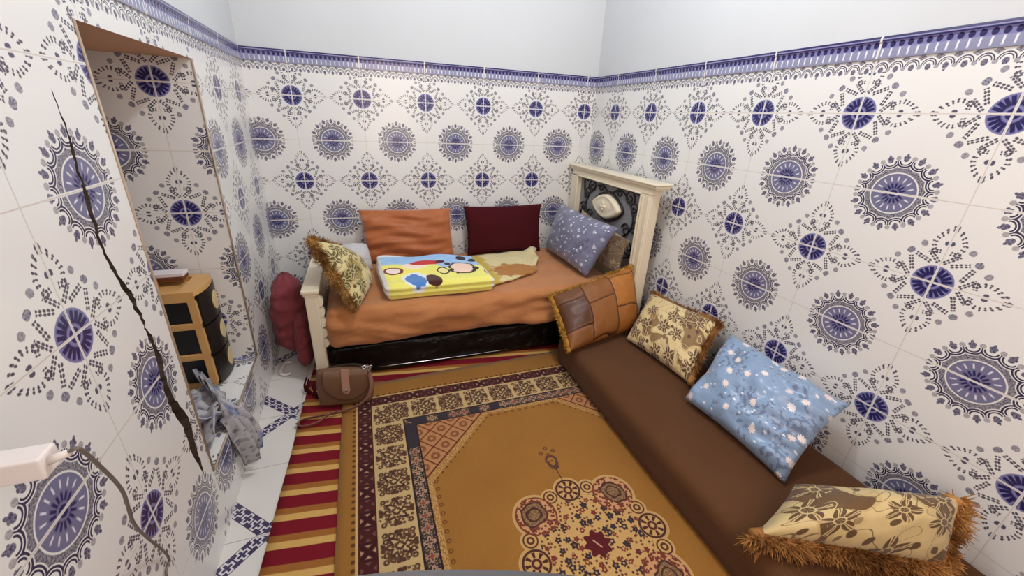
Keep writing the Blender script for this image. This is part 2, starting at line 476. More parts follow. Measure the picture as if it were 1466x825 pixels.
def mat_wood(name, c1, c2):
    t = T(name, rough=.6, spec=.3); o = t.obj()
    w = t.wave(o, 6, 3, 3, 'Y'); n = t.noise(o, 9, 4)
    t.col(t.mix(w*.5+n*.5, c1, c2)); return t.m

def plain(name, c, rough=.5, spec=.5, metal=0, coat=0, var=.12, bump=0, bs=60, dark=None):
    t = T(name, rough=rough, spec=spec, metal=metal, coat=coat); o = t.obj()
    n = t.noise(o, 12, 3)
    d = dark or tuple(int(x*.8) for x in c)
    t.col(t.mix(t.gt(n, .52, .25)*min(1, var*1.6), c, d) if var > .5 else t.mix(n*var*2, c, d))
    if bump: t.bump(t.noise(o, bs, 3), bump, .005)
    return t.m

def mat_lattice():
    t = T('dark_woven_panel', rough=.6, spec=.4); o = t.obj()
    n = t.noise(o, 70, 2)
    w = t.wave(o, 55, 1, 1, 'Z')
    t.col(t.mix(w*.6+n*.4, (92, 92, 96), (160, 160, 164))); return t.m

def mat_black_plastic():
    t = T('black_plastic_wrap', rough=.38, spec=.3); o = t.obj()
    h = t.noise(o, 9, 4, .6, 1.5)
    t.col(t.mix(h, (4, 4, 5), (10, 9, 11))); t.bump(h, .55, .03); return t.m

M = {}
M['tile'] = mat_tile('blue_motif_wall_tile')
M['trim'] = mat_trim()
M['plaster'] = mat_plaster()
M['floor'] = mat_floor()
M['rug'] = mat_rug()
M['kilim'] = mat_kilim()
M["niche_wood"] = mat_wood("brown_niche_board", (206, 154, 118), (226, 176, 138))
M['sheet'] = fabric('orange_brown_fleece_sheet', (164, 104, 60), (194, 134, 86), scale=7, bump=.6, wr=12)
M['brown'] = fabric('brown_bench_cloth', (78, 48, 25), (92, 58, 32), scale=3, bump=.35, sheen=.05, wr=7)
M['orange'] = fabric('orange_velvet', (150, 80, 40), (186, 110, 62), rough=.42, sheen=.4, scale=5, bump=.6, wr=8)
M['maroon'] = fabric('maroon_cotton', (58, 5, 13), (70, 8, 18), rough=.95, sheen=.0, scale=4, bump=.2, wr=10)
M['plush'] = fabric('dusty_red_plush', (100, 32, 40), (150, 74, 80), rough=.85, sheen=.08, scale=14, bump=.9, wr=16)
M['pale'] = fabric('pale_grey_cotton', (186, 186, 188), (204, 204, 204), scale=6, bump=.3)
M['broc'] = mat_brocade('cream_brown_brocade', (224, 204, 154), (206, 182, 128), (92, 62, 42), (140, 112, 72), 9.5, 1.3, .56)
M['broc_gold'] = mat_brocade('cream_gold_brocade', (212, 190, 138), (190, 168, 116), (92, 68, 38), (100, 72, 40), 8.5, 2.1, .50)
M['broc_olive'] = mat_brocade('olive_leaf_brocade', (214, 200, 148), (194, 178, 124), (88, 76, 34), (160, 138, 72), 9.0, 7.7, .62)
M['broc_tan'] = mat_brocade('dull_tan_brocade', (168, 146, 112), (150, 128, 98), (92, 74, 56), (110, 92, 70), 9.0, 2.9, .5)
M['blue'] = mat_floral('blue_floral_satin', (118, 146, 180), (152, 176, 206), (96, 108, 136), (236, 228, 226), (228, 208, 204), 14, .6, .0155, .3)
M['grey'] = mat_floral('lilac_grey_floral_satin', (98, 100, 126), (132, 134, 160), (88, 90, 114), (206, 208, 222), (168, 172, 194), 15, .7, .013, .28)
M['patch'] = mat_patch()
M['blanket'] = mat_blanket()
M['throw'] = mat_throw()
M['scarf'] = mat_scarf()
M['cream'] = plain('cream_painted_wood', (232, 222, 198), .4, .4, var=.2, dark=(214, 200, 172))
M['lattice'] = mat_lattice()
M['iron'] = plain('black_iron_scroll', (18, 17, 19), .4, .5)
M['black'] = mat_black_plastic()
M['blackpl'] = plain('black_drawer_plastic', (20, 15, 16), .35, .5)
M['tanpl'] = plain('tan_plastic', (212, 166, 104), .4, .4, var=.15)
M['oval'] = plain('cream_oval_plastic', (214, 194, 142), .4, .4)
M['crack'] = plain('dark_mortar', (64, 54, 46), .95, .1, bump=.8)
M['charger'] = plain('white_plastic', (226, 218, 214), .4, .4, var=.03)
M['cable'] = plain('grey_cable_rubber', (112, 104, 98), .5, .4)
M['bag'] = plain('brown_bag_leather', (112, 82, 60), .45, .4, bump=.1, bs=120)
M['bagtab'] = plain('pinkish_tan_leather', (168, 126, 108), .45, .4)
M['bagstrap'] = plain('taupe_strap_leather', (128, 92, 78), .45, .4)
M['bagdark'] = plain('dark_bag_lining', (40, 28, 22), .7, .3)
M['silver'] = plain('silver_metal', (210, 210, 214), .2, .5, metal=1, var=.02)
M['steel'] = plain('brushed_steel', (196, 198, 202), .28, .5, metal=1, var=.05)
M['steeltrim'] = plain('tan_edge_strip', (168, 150, 130), .4, .5, var=.2)
M['fur'] = plain('brown_gold_fur', (178, 128, 72), .8, .2, var=.9, dark=(108, 68, 34))
M['furlight'] = plain('tan_gold_fur', (176, 134, 76), .8, .2, var=.9, dark=(112, 76, 36))
M['goldrope'] = plain('gold_rope_fringe', (204, 156, 66), .7, .3, var=.5, dark=(150, 104, 36))
M['paper'] = plain('white_paper', (226, 220, 226), .8, .2, var=.05)
M['browncard'] = plain('brown_leatherette', (104, 62, 40), .6, .3)
M['orangebox'] = plain('orange_card', (206, 124, 58), .6, .3)

# ------------------------------------------------------------------ mesh helpers
def link(name, bm, mat, parent=None, smooth=True, loc=None, bevel=0):
    bmesh.ops.recalc_face_normals(bm, faces=bm.faces)
    me = bpy.data.meshes.new(name); bm.to_mesh(me); bm.free()
    o = bpy.data.objects.new(name, me); COL.objects.link(o)
    if mat: me.materials.append(mat)
    if smooth:
        for p in me.polygons: p.use_smooth = True
    if parent: o.parent = parent; o.matrix_parent_inverse = parent.matrix_world.inverted()
    return o

def tag(o, label, cat, group=None, kind=None):
    o['label'] = label; o['category'] = cat
    if group: o['group'] = group
    if kind: o['kind'] = kind
    return o

def thing(name, loc, label, cat, group=None):
    o = bpy.data.objects.new(name, None); COL.objects.link(o); o.location = loc
    o.empty_display_size = .1
    bpy.context.view_layer.update()
    return tag(o, label, cat, group)

def struct(o):
    o['kind'] = 'structure'; return o

def NB(): 
    bm = bmesh.new(); bm.loops.layers.uv.new('UVMap'); return bm

def quad(bm, pts, uvs=None):
    vs = [bm.verts.new(p) for p in pts]; f = bm.faces.new(vs)
    if uvs:
        L = bm.loops.layers.uv.active
        for l, w in zip(f.loops, uvs): l[L].uv = w
    return f

def box(bm, c, s, bev=0, seg=2, rot=None):
    """box with centre c, size s"""
    r = bmesh.ops.create_cube(bm, size=1)
    vs = r['verts']
    bmesh.ops.scale(bm, vec=s, verts=vs)
    if bev:
        es = list({e for v in vs for e in v.link_edges})
        rb = bmesh.ops.bevel(bm, geom=es, offset=bev, segments=seg, affect='EDGES', profile=.5)
        vs = list({v for f in rb['faces'] for v in f.verts} | {v for v in vs if v.is_valid})
        # whole island
        seen = set(vs); st = list(vs)
        while st:
            v = st.pop()
            for e in v.link_edges:
                w = e.other_vert(v)
                if w not in seen: seen.add(w); st.append(w)
        vs = list(seen)
    if rot: bmesh.ops.rotate(bm, cent=(0, 0, 0), matrix=rot, verts=vs)
    bmesh.ops.translate(bm, vec=c, verts=vs)
    return vs

def prism(bm, poly, axis, d0, d1):
    """extrude a 2D polygon along an axis. poly in the other two axes"""
    def P(a, b, d):
        return {'x': (d, a, b), 'y': (a, d, b), 'z': (a, b, d)}[axis]
    A = [bm.verts.new(P(a, b, d0)) for a, b in poly]; B = [bm.verts.new(P(a, b, d1)) for a, b in poly]
    bm.faces.new(A); bm.faces.new(B[::-1])
    for i in range(len(poly)):
        j = (i+1) % len(poly); bm.faces.new((A[i], B[i], B[j], A[j]))

def smooth_path(pts, n=8):
    pts = [Vector(p) for p in pts]
    if len(pts) < 3: return pts
    out = []
    P = [pts[0]*2-pts[1]] + pts + [pts[-1]*2-pts[-2]]
    for i in range(1, len(P)-2):
        for k in range(n):
            t = k/n; a, b, c, d = P[i-1], P[i], P[i+1], P[i+2]
            out.append(.5*((2*b)+(c-a)*t+(2*a-5*b+4*c-d)*t*t+(3*b-a-3*c+d)*t**3))
    out.append(pts[-1]); return out

def tube(bm, pts, r, seg=8, flat=1., up=Vector((0, 0, 1)), cap=True, rfun=None):
    pts = [Vector(p) for p in pts]; rings = []
    for i, p in enumerate(pts):
        t = (pts[min(i+1, len(pts)-1)]-pts[max(i-1, 0)]).normalized()
        s = t.cross(up)
        if s.length < 1e-4: s = t.cross(Vector((1, 0, 0)))
        s.normalize(); w = s.cross(t).normalized()
        rr = rfun(i/(len(pts)-1)) if rfun else r
        rings.append([bm.verts.new(p+s*math.cos(2*PI*k/seg)*rr+w*math.sin(2*PI*k/seg)*rr*flat) for k in range(seg)])
    for a, b in zip(rings, rings[1:]):
        for k in range(seg):
            bm.faces.new((a[k], a[(k+1) % seg], b[(k+1) % seg], b[k]))
    if cap: bm.faces.new(rings[0][::-1]); bm.faces.new(rings[-1])
    return rings

def fnoise(p, s, seed=0):
    return noise.noise(Vector((p[0]*s+seed*13.1, p[1]*s+seed*7.7, p[2]*s+seed*3.3)))

def pillow(BL, BR, TR, TL, th, n=34, pinch=.07, wr=.006, seed=1, front=.62, sag=0, exp=.42, ripple=None):
    BL, BR, TR, TL = map(Vector, (BL, BR, TR, TL))
    N = (BR-BL).cross(TL-BL).normalized()
    W = ((BR-BL).length+(TR-TL).length)/2; H = ((TL-BL).length+(TR-BR).length)/2
    bm = NB(); L = bm.loops.layers.uv.active; side = {}
    def pos(i, j, sgn):
        u = -1+2*i/n; v = -1+2*j/n
        # denser rows near the edges
        u = math.sin(u*PI/2)*.35+u*.65; v = math.sin(v*PI/2)*.35+v*.65
        uu = u*(1-pinch*(1-v*v)); vv = v*(1-pinch*(1-u*u))
        a, b = (uu+1)/2, (vv+1)/2
        p = (BL*(1-a)+BR*a)*(1-b)+(TL*(1-a)+TR*a)*b
        t = max(0, (1-u*u)*(1-v*v))**exp
        edge = 1-t
        k = 1 + .12*fnoise((u*1.5, v*1.5, 0), 1, seed)
        w = wr*(fnoise((u*W*5, v*H*5, sgn), 2.2, seed)*1.2 + fnoise((u*W*5, v*H*5, sgn), 6, seed+3)*.5)*min(1, t*3)
        if ripple: w += ripple(u, v)*min(1, t*4)
        off = (th*t*k*(front if sgn > 0 else 1-front)) + w
        p = p + N*off*sgn
        p.z -= sag*(1-u*u)*(1+v)/2
        return p, ((uu)*W/2, (vv)*H/2)
    for sgn in (1, -1):
        for i in range(n+1):
            for j in range(n+1):
                e = i in (0, n) or j in (0, n)
                if sgn < 0 and e: side[(i, j, -1)] = side[(i, j, 1)]; continue
                p, w = pos(i, j, sgn)
                side[(i, j, sgn)] = (bm.verts.new(p), w)
        for i in range(n):
            for j in range(n):
                q = [side[(i, j, sgn)], side[(i+1, j, sgn)], side[(i+1, j+1, sgn)], side[(i, j+1, sgn)]]
                if sgn < 0: q = q[::-1]
                f = bm.faces.new([x[0] for x in q])
                for l, x in zip(f.loops, q): l[L].uv = x[1]
    edge = lambda u, v: None
    def edgept(u, v):
        uu = u*(1-pinch*(1-v*v)); vv = v*(1-pinch*(1-u*u)); a, b = (uu+1)/2, (vv+1)/2
        p = (BL*(1-a)+BR*a)*(1-b)+(TL*(1-a)+TR*a)*b
        p.z -= sag*(1-u*u)*(1+v)/2
        return p
    return bm, edgept, N

def fringe(path, cen, rad, strand, count, seed, curl=1., grav=.35, wid=.0022, N=None):
    """a rope-like core with a coat of short curved strands"""
    r = random.Random(seed); bm = NB()
    path = [Vector(p) for p in path]; cen = Vector(cen)
    P = smooth_path(path, 4)
    tube(bm, P, rad, 8, rfun=lambda t: rad*(.75+.5*abs(fnoise((t*30, seed, 0), 1, seed))))
    # length table
    Ls = [0]
    for a, b in zip(P, P[1:]): Ls.append(Ls[-1]+(b-a).length)
    for k in range(count):
        s = r.random()*Ls[-1]
        i = max(j for j in range(len(Ls)-1) if Ls[j] <= s) if s > 0 else 0
        f = (s-Ls[i])/max(1e-6, Ls[i+1]-Ls[i]); p = P[i].lerp(P[i+1], f)
        tan = (P[i+1]-P[i]).normalized(); out = p-cen; out = (out-tan*out.dot(tan)).normalized()
        side = tan.cross(out).normalized()
        clump = fnoise((s*26, seed, 2), 1, seed)
        ang = r.uniform(-1.75, 1.75)
        d = out*math.cos(ang)+side*math.sin(ang)
        d = (d+tan*(clump*1.0+r.uniform(-.35, .35))*curl).normalized()
        ln = strand*(.55+.6*r.random())*(.8+.5*fnoise((s*18, 1, seed), 1, seed))
        base = p+d*rad*.5
        wv = d.cross(Vector((r.uniform(-1, 1), r.uniform(-1, 1), r.uniform(-1, 1)))).normalized()*wid
        bend = Vector((r.uniform(-1, 1), r.uniform(-1, 1), r.uniform(-1, 1)))*.35*curl+Vector((0, 0, -grav))
        prev = None
        for q in range(4):
            t = q/3; c = base+d*ln*t+bend*ln*t*t
            ww = wv*(1-t*.75)
            cur = (bm.verts.new(c-ww), bm.verts.new(c+ww))
            if prev: bm.faces.new((prev[0], prev[1], cur[1], cur[0]))
            prev = cur
    return bm

def softbox(c, s, rad, n=(20, 14, 6), disp=None, power=1., uvs='xy'):
    """rounded box made of gridded faces, disp(p, normal) moves the surface"""
    bm = NB(); L = bm.loops.layers.uv.active
    h = [x/2 for x in s]; cache = {}
    def vert(p):
        key = tuple(round(x, 5) for x in p)
        if key in cache: return cache[key]
        inner = [max(-h[k]+rad, min(h[k]-rad, p[k])) for k in range(3)]
        d = Vector(p)-Vector(inner)
        q = Vector(inner)+d.normalized()*rad if d.length > 1e-6 else Vector(p)
        nn = d.normalized() if d.length > 1e-6 else Vector((0, 0, 1))
        q = q+Vector(c)
        if disp: q = disp(q, nn)
        cache[key] = bm.verts.new(q); return cache[key]
    def lin_(k, i): 
        t = -1+2*i/n[k]; t = t*.7+.3*math.sin(t*PI/2)
        return h[k]*t
    for ax in range(3):
        a, b = [(1, 2), (0, 2), (0, 1)][ax]
        for sg in (-1, 1):
            for i in range(n[a]):
                for j in range(n[b]):
                    q = []
                    for di, dj in ((0, 0), (1, 0), (1, 1), (0, 1)):
                        p = [0, 0, 0]; p[ax] = sg*h[ax]; p[a] = lin_(a, i+di); p[b] = lin_(b, j+dj); q.append(p)
                    vs = [vert(p) for p in q]
                    if len(set(vs)) < 4: continue
                    try: f = bm.faces.new(vs)
                    except ValueError: continue
                    for l, p in zip(f.loops, q):
                        if ax == 2: w = (p[0], p[1])
                        elif ax == 1: w = (p[0], (p[2]-h[2])*1+sg*h[1])
                        else: w = (p[2]-h[2]+sg*h[0], p[1])
                        l[L].uv = w
    return bm

def remap_uv(o, fn):
    uv = o.data.uv_layers['UVMap'].data
    for l in o.data.loops:
        uv[l.index].uv = fn(o.data.vertices[l.vertex_index].co)
# ------------------------------------------------------------------ the room
P = .4; D1 = 1.476                      # tile width; height of the first diamond row
ZT = 1.716; ZB = 1.648; ZC = 3.3; YF = -3.75
def LX(y): return -2.29 - .0185*(y+1.9)
def vz(z): return (z-D1)/P

bm = NB()
quad(bm, [(-3.1, YF, 0), (0, YF, 0), (0, 0, 0), (-3.1, 0, 0)], [(-3.1, YF), (0, YF), (0, 0), (-3.1, 0)])
struct(link('floor', bm, M['floor'], smooth=False))
bm = NB(); quad(bm, [(-3.1, YF, ZC), (-3.1, 0, ZC), (0, 0, ZC), (0, YF, ZC)], [(0, 0)]*4)
struct(link('ceiling', bm, M['plaster'], smooth=False))

def wall(name, A, B, ua, ub):
    bm = NB()
    (ax, ay), (bx, by) = A, B
    quad(bm, [(ax, ay, 0), (bx, by, 0), (bx, by, ZT), (ax, ay, ZT)], [(ua, vz(0)), (ub, vz(0)), (ub, vz(ZT)), (ua, vz(ZT))])
    f = quad(bm, [(ax, ay, ZT), (bx, by, ZT), (bx, by, ZC), (ax, ay, ZC)], [(0, 0)]*4); f.material_index = 1
    o = struct(link(name, bm, M['tile'], smooth=False)); o.data.materials.append(M['plaster']); return o
def border(name, A, B, ua, ub, nrm):
    """raised border tiles along the top of a wall"""
    bm = NB(); n = Vector((nrm[0], nrm[1], 0))
    A = Vector((A[0], A[1], 0)); B = Vector((B[0], B[1], 0))
    prof = [(0, ZB-.001), (.006, ZB), (.007, ZB+.02), (.007, ZB+.046), (.011, ZB+.052), (.012, ZT-.006), (.009, ZT), (0, ZT+.001)]
    for (d0, z0), (d1, z1) in zip(prof, prof[1:]):
        quad(bm, [A+n*d0+Vector((0, 0, z0)), B+n*d0+Vector((0, 0, z0)), B+n*d1+Vector((0, 0, z1)), A+n*d1+Vector((0, 0, z1))],
             [(ua, vz(z0)), (ub, vz(z0)), (ub, vz(z1)), (ua, vz(z1))])
    return struct(link(name, bm, M['trim'], smooth=False))
ub = lambda x: -x/P - .2114
ur = lambda y: -y/P - .7356
wall('wall_back', (-2.325, 0), (0, 0), ub(-2.325), ub(0))
wall('wall_right', (0, 0), (0, YF), ur(0), ur(YF))
wall('wall_front', (0, YF), (LX(YF), YF), .2, 6)
border('trim_1', (-2.325, 0), (0, 0), ub(-2.325), ub(0), (0, -1))
border('trim_2', (0, 0), (0, YF), ur(0), ur(YF), (-1, 0))
un = lambda y: (y+2.038)/P
uf = lambda y: (y+.19)/P
us = lambda y: (y+1.581)/P + .5
border('trim_3', (LX(YF), YF), (LX(0), 0), un(YF), un(0), (1, 0))

# left wall: an opening with a tiled recess, and a deep crack beside it
ZO, ZS = 1.565, .255
NT, NB_, FT, FB = -1.662, -1.698, -.880, -.945      # opening edges (near/far, top/bottom)
CL = [(-1.831, 1.417), (-1.833, 1.376), (-1.832, 1.341), (-1.842, 1.279), (-1.85, 1.218), (-1.857, 1.164), (-1.862, 1.105), (-1.857, 1.067), (-1.848, 1.033), (-1.842, 0.992), (-1.827, 0.952), (-1.816, 0.909), (-1.809, 0.875), (-1.812, 0.853), (-1.800, 0.814), (-1.802, 0.772), (-1.816, 0.719), (-1.823, 0.673), (-1.824, 0.627), (-1.816, 0.583), (-1.805, 0.536), (-1.793, 0.478), (-1.79, 0.415), (-1.778, 0.357), (-1.77, 0.306)]
CR_ = [(-1.828, 1.417), (-1.829, 1.376), (-1.825, 1.341), (-1.83, 1.279), (-1.83, 1.218), (-1.835, 1.164), (-1.84, 1.105), (-1.836, 1.067), (-1.827, 1.033), (-1.812, 0.992), (-1.793, 0.952), (-1.788, 0.909), (-1.782, 0.875), (-1.781, 0.853), (-1.774, 0.814), (-1.766, 0.772), (-1.770, 0.719), (-1.772, 0.673), (-1.766, 0.627), (-1.750, 0.583), (-1.730, 0.536), (-1.725, 0.478), (-1.738, 0.415), (-1.749, 0.357), (-1.762, 0.306)]
def near_edge(z): 
    k = (z-ZS)/(ZO-ZS); return NB_*(1-k)+NT*k
# finer jagged crack outline
def refine(l, sd):
    out = []; r = random.Random(sd)
    for (a, z), (b, w) in zip(l, l[1:]):
        for k in range(3):
            t = k/3; out.append((a*(1-t)+b*t+(r.uniform(-.006, .006) if k else 0), z*(1-t)+w*t))
    return out+[l[-1]]
CL = refine(CL, 3); CR_ = refine(CR_, 5)
for i in range(len(CL)):
    m = (CL[i][0]+CR_[i][0])/2; w = (CR_[i][0]-CL[i][0])*.31*(1+.35*fnoise((0, CL[i][1]*22, 0), 1, 5))
    if abs(CL[i][1]-.862) < .012: w *= .35
    m += .006*fnoise((0, CL[i][1]*9, 3), 1, 6)
    CL[i] = (m-w, CL[i][1]); CR_[i] = (m+w, CL[i][1])
bm = NB()
def lq(y0a, y1a, z0, y0b, y1b, z1, U):
    quad(bm, [(LX(y0a), y0a, z0), (LX(y1a), y1a, z0), (LX(y1b), y1b, z1), (LX(y0b), y0b, z1)],
         [(U(y0a), vz(z0)), (U(y1a), vz(z0)), (U(y1b), vz(z1)), (U(y0b), vz(z1))])
# columns left and right of the crack
lq(YF, CL[0][0], CL[0][1], YF, CL[0][0], ZO, un); lq(CL[0][0], near_edge(CL[0][1]), CL[0][1], CL[0][0], NT, ZO, un)
for i in range(len(CL)-1):
    zt, zb = CL[i][1], CL[i+1][1]
    lq(YF, CL[i+1][0], zb, YF, CL[i][0], zt, un)
    lq(CR_[i+1][0], near_edge(zb), zb, CR_[i][0], near_edge(zt), zt, un)
zb = CL[-1][1]
lq(YF, CL[-1][0], ZS, YF, CL[-1][0], zb, un); lq(CL[-1][0], NB_, ZS, CL[-1][0], near_edge(zb), zb, un)
lq(YF, NB_, 0, YF, NB_, ZS, un)
lq(NB_, FB, 0, NB_, FB, ZS, us)                     # below the sill
lq(FB, 0, 0, FB, 0, ZS, uf); lq(FB, 0, ZS, FT, 0, ZO, uf)
lq(YF, NT, ZO, YF, NT, ZT, un); lq(NT, FT, ZO, NT, FT, ZT, un); lq(FT, 0, ZO, FT, 0, ZT, uf)
f = quad(bm, [(LX(YF), YF, ZT), (LX(0), 0, ZT), (LX(0), 0, ZC), (LX(YF), YF, ZC)], [(0, 0)]*4); f.material_index = 1
wl = struct(link('wall_left', bm, M['tile'], smooth=False)); wl.data.materials.append(M['plaster'])
bm = NB()
for i in range(len(CL)-1):
    (a, z), (b, w) = CL[i], CL[i+1]; (c, _), (d, _) = CR_[i], CR_[i+1]
    da = .006+.4*(c-a); db = .006+.4*(d-b)
    m0 = (LX(a)-da-.012*fnoise((0, z*30, 0), 1, 2), (a+c)/2, z); m1 = (LX(b)-db-.012*fnoise((0, w*30, 0), 1, 2), (b+d)/2, w)
    quad(bm, [(LX(a), a, z), (LX(b), b, w), m1, m0], [(0, 0)]*4)
    quad(bm, [m0, m1, (LX(d), d, w), (LX(c), c, z)], [(0, 0)]*4)
ck = link('crack', bm, M['crack'], wl, smooth=False)
# recess
XB = -3.05
bm = NB()
uj = lambda x: (x+2.45)/P
quad(bm, [(XB, FB, ZS), (LX(FB), FB, ZS), (LX(FT), FT, ZO), (XB, FT, ZO)], [(uj(XB), vz(ZS)), (uj(LX(FB)), vz(ZS)), (uj(LX(FT)), vz(ZO)), (uj(XB), vz(ZO))])
quad(bm, [(LX(NB_), NB_, ZS), (XB, NB_, ZS), (XB, NT, ZO), (LX(NT), NT, ZO)], [(uj(LX(NB_)), vz(ZS)), (uj(XB), vz(ZS)), (uj(XB), vz(ZO)), (uj(LX(NT)), vz(ZO))])
quad(bm, [(XB, NB_, ZS), (XB, FB, ZS), (XB, FT, ZO), (XB, NT, ZO)], [(un(NB_), vz(ZS)), (un(FB), vz(ZS)), (un(FT), vz(ZO)), (un(NT), vz(ZO))])
quad(bm, [(XB, NB_, ZS), (LX(NB_), NB_, ZS), (LX(FB), FB, ZS), (XB, FB, ZS)], [(uj(XB)+.3, .1), (uj(LX(NB_))+.3, .1), (uj(LX(FB))+.3, -1.8), (uj(XB)+.3, -1.8)])
struct(link('wall_recess', bm, M['tile'], smooth=False))
bm = NB(); quad(bm, [(XB, NT, ZO), (XB, FT, ZO), (LX(FT), FT, ZO), (LX(NT), NT, ZO)], [(0, 0)]*4)
struct(link('ceiling_recess', bm, M['niche_wood'], smooth=False))
for i, (a, b) in enumerate([((LX(NB_)+.001, NB_, ZS), (LX(NT)+.001, NT, ZO)), ((LX(FB)+.001, FB, ZS), (LX(FT)+.001, FT, ZO)), ((LX(NB_)+.001, NB_, ZS), (LX(FB)+.001, FB, ZS))]):
    bm = NB(); tube(bm, [a, b], .004, 8); struct(link('trim_%d' % (4+i), bm, M['steeltrim']))

# ------------------------------------------------------------------ rugs
def flat_rug(name, outline, z, mat, th=.008, n=40, wob=.004, cu=(0, 0), lab=None):
    """outline: four corners; a gridded slab with slight waves"""
    bm = NB(); L = bm.loops.layers.uv.active
    A, B, C_, D_ = [Vector((*p, 0)) for p in outline]
    g = {}; m = max(8, n)
    for i in range(m+1):
        for j in range(m+1):
            a, b = i/m, j/m
            p = (A*(1-a)+B*a)*(1-b)+(D_*(1-a)+C_*a)*b
            p.z = z+th+wob*fnoise(p, 3, 4)*.5
            if i in (0, m) or j in (0, m): p.x += wob*.8*fnoise(p, 6, 8); p.y += wob*1.5*fnoise(p, 4, 9)
            g[i, j] = bm.verts.new(p)
    def face(vs):
        f = bm.faces.new(vs)
        for l in f.loops: l[L].uv = (l.vert.co.x-cu[0], l.vert.co.y-cu[1])
    for i in range(m):
        for j in range(m): face((g[i, j], g[i+1, j], g[i+1, j+1], g[i, j+1]))
    rim = [(i, 0) for i in range(m)]+[(m, j) for j in range(m)]+[(i, m) for i in range(m, 0, -1)]+[(0, j) for j in range(m, 0, -1)]
    low = {k: bm.verts.new((g[k].co.x, g[k].co.y, z)) for k in rim}
    for k, k2 in zip(rim, rim[1:]+rim[:1]): face((low[k], low[k2], g[k2], g[k]))
    return link(name, bm, mat)
kl = flat_rug('kilim', [(-2.195, -2.75), (-.55, -2.95), (-.55, -.62), (-2.095, -.60)], 0.0005, M['kilim'], .005, 40, .004)
tag(kl, 'red and yellow striped kilim on the white floor tiles under the gold rug', 'rug')
rg = flat_rug('persian_rug', [(-1.93, -3.40), (-.17, -3.40), (-.17, -.945), (-1.93, -1.0)], 0.006, M['rug'], .008, 60, .004, (-1.05, -2.188))
tag(rg, 'gold persian rug with dark floral borders and a round medallion', 'rug')

# ------------------------------------------------------------------ bed
bed = thing('bed_frame', (-1.1, -.5, 0), 'cream painted bed frame with a carved headboard against the right tiled wall', 'bed')
XH = -.15
hb = NB()
box(hb, (XH+.03, -.545, 1.046), (.075, .99, .042), .006)      # top rail
box(hb, (XH+.03, -.085, .60), (.07, .115, .84), .008)          # left stile
box(hb, (XH+.03, -.990, .56), (.07, .088, .96), .008)          # right stile
box(hb, (XH+.03, -.990, .06), (.06, .07, .12), .006)
box(hb, (XH+.03, -.085, .09), (.06, .085, .18), .006)
box(hb, (XH+.03, -.545, .43), (.06, .84, .12), .006)           # lower rail
for y0, y1 in ((-.142, -.142), (-.945, -.945)):
    box(hb, (XH-.006, y0, .76), (.016, .014, .52), .004)
box(hb, (XH-.006, -.545, 1.024), (.016, .80, .010), .004)
box(hb, (XH-.008, -.966, .62), (.010, .010, .78), .003); box(hb, (XH-.008, -1.018, .62), (.010, .010, .78), .003)
h = link('headboard', hb, M['cream'], bed, smooth=False)
cp = NB()
for zz, w, hh in ((1.066, .090, .010), (1.078, .104, .016), (1.092, .120, .014)):
    box(cp, (XH+.03, -.553, zz), (w, .97+w*.9, hh), .005)
link('cap_moulding', cp, M['cream'], h, smooth=False)
bm = NB(); box(bm, (XH+.035, -.545, .76), (.012, .82, .56)); link('panel', bm, M['lattice'], h, smooth=False)
# iron scrolls mirrored about the plaque
sb = NB(); CY, CZ = -.560, .868
def spiral(y, z, r0, turns, a0, sg, tail=None):
    pts = []
    for k in range(40):
        t = k/39; a = a0+sg*turns*2*PI*t; r = r0*(1-.78*t)
        pts.append((XH+.022, y+r*math.cos(a), z+r*math.sin(a)))
    if tail: pts = smooth_path(tail, 6)[:-1]+pts
    tube(sb, pts, .0052, 6, up=Vector((1, 0, 0)))
for m in (-1, 1):
    Y = lambda d: CY+m*d
    def sp(d, z, r0, turns, a0, sg):
        spiral(Y(d), z, r0, turns, a0 if m > 0 else PI-a0, sg*m)
    sp(.235, .965, .055, 1.4, -.3, 1); sp(.30, .90, .05, 1.3, 2.6, -1); sp(.335, .79, .05, 1.4, .4, 1)
    sp(.24, .76, .045, 1.3, 3.0, -1); sp(.12, .985, .035, 1.3, 1.6, 1); sp(.30, .66, .055, 1.4, -.5, -1); sp(.17, .66, .05, 1.3, 2.8, 1)
    tube(sb, [(XH+.022, *q) for q in [(Y(.05), .975), (Y(.15), 1.0), (Y(.24), .955), (Y(.29), .90), (Y(.30), .82), (Y(.24), .74), (Y(.14), .72), (Y(.06), .76)]] and smooth_path([(XH+.022, *q) for q in [(Y(.03), .965), (Y(.12), 1.0), (Y(.22), .955), (Y(.29), .88), (Y(.30), .80), (Y(.24), .72), (Y(.14), .70), (Y(.05), .74)]], 6), .0058, 6, up=Vector((1, 0, 0)))
    tube(sb, smooth_path([(XH+.022, *q) for q in [(Y(.29), .88), (Y(.345), .93), (Y(.355), 1.0), (Y(.31), 1.0)]], 6), .0055, 6, up=Vector((1, 0, 0)))
    tube(sb, smooth_path([(XH+.022, *q) for q in [(Y(.30), .80), (Y(.37), .76), (Y(.375), .68), (Y(.32), .60), (Y(.2), .57), (Y(.05), .60)]], 6), .0058, 6, up=Vector((1, 0, 0)))
tube(sb, [(XH+.018, CY+.19*math.cos(a)*(1-.12*abs(math.sin(2*a))), CZ+.10*math.sin(a)*(1-.12*abs(math.sin(2*a)))) for a in [2*PI*k/40 for k in range(41)]], .008, 6, up=Vector((1, 0, 0)))
link('iron_scrollwork', sb, M['iron'], h)
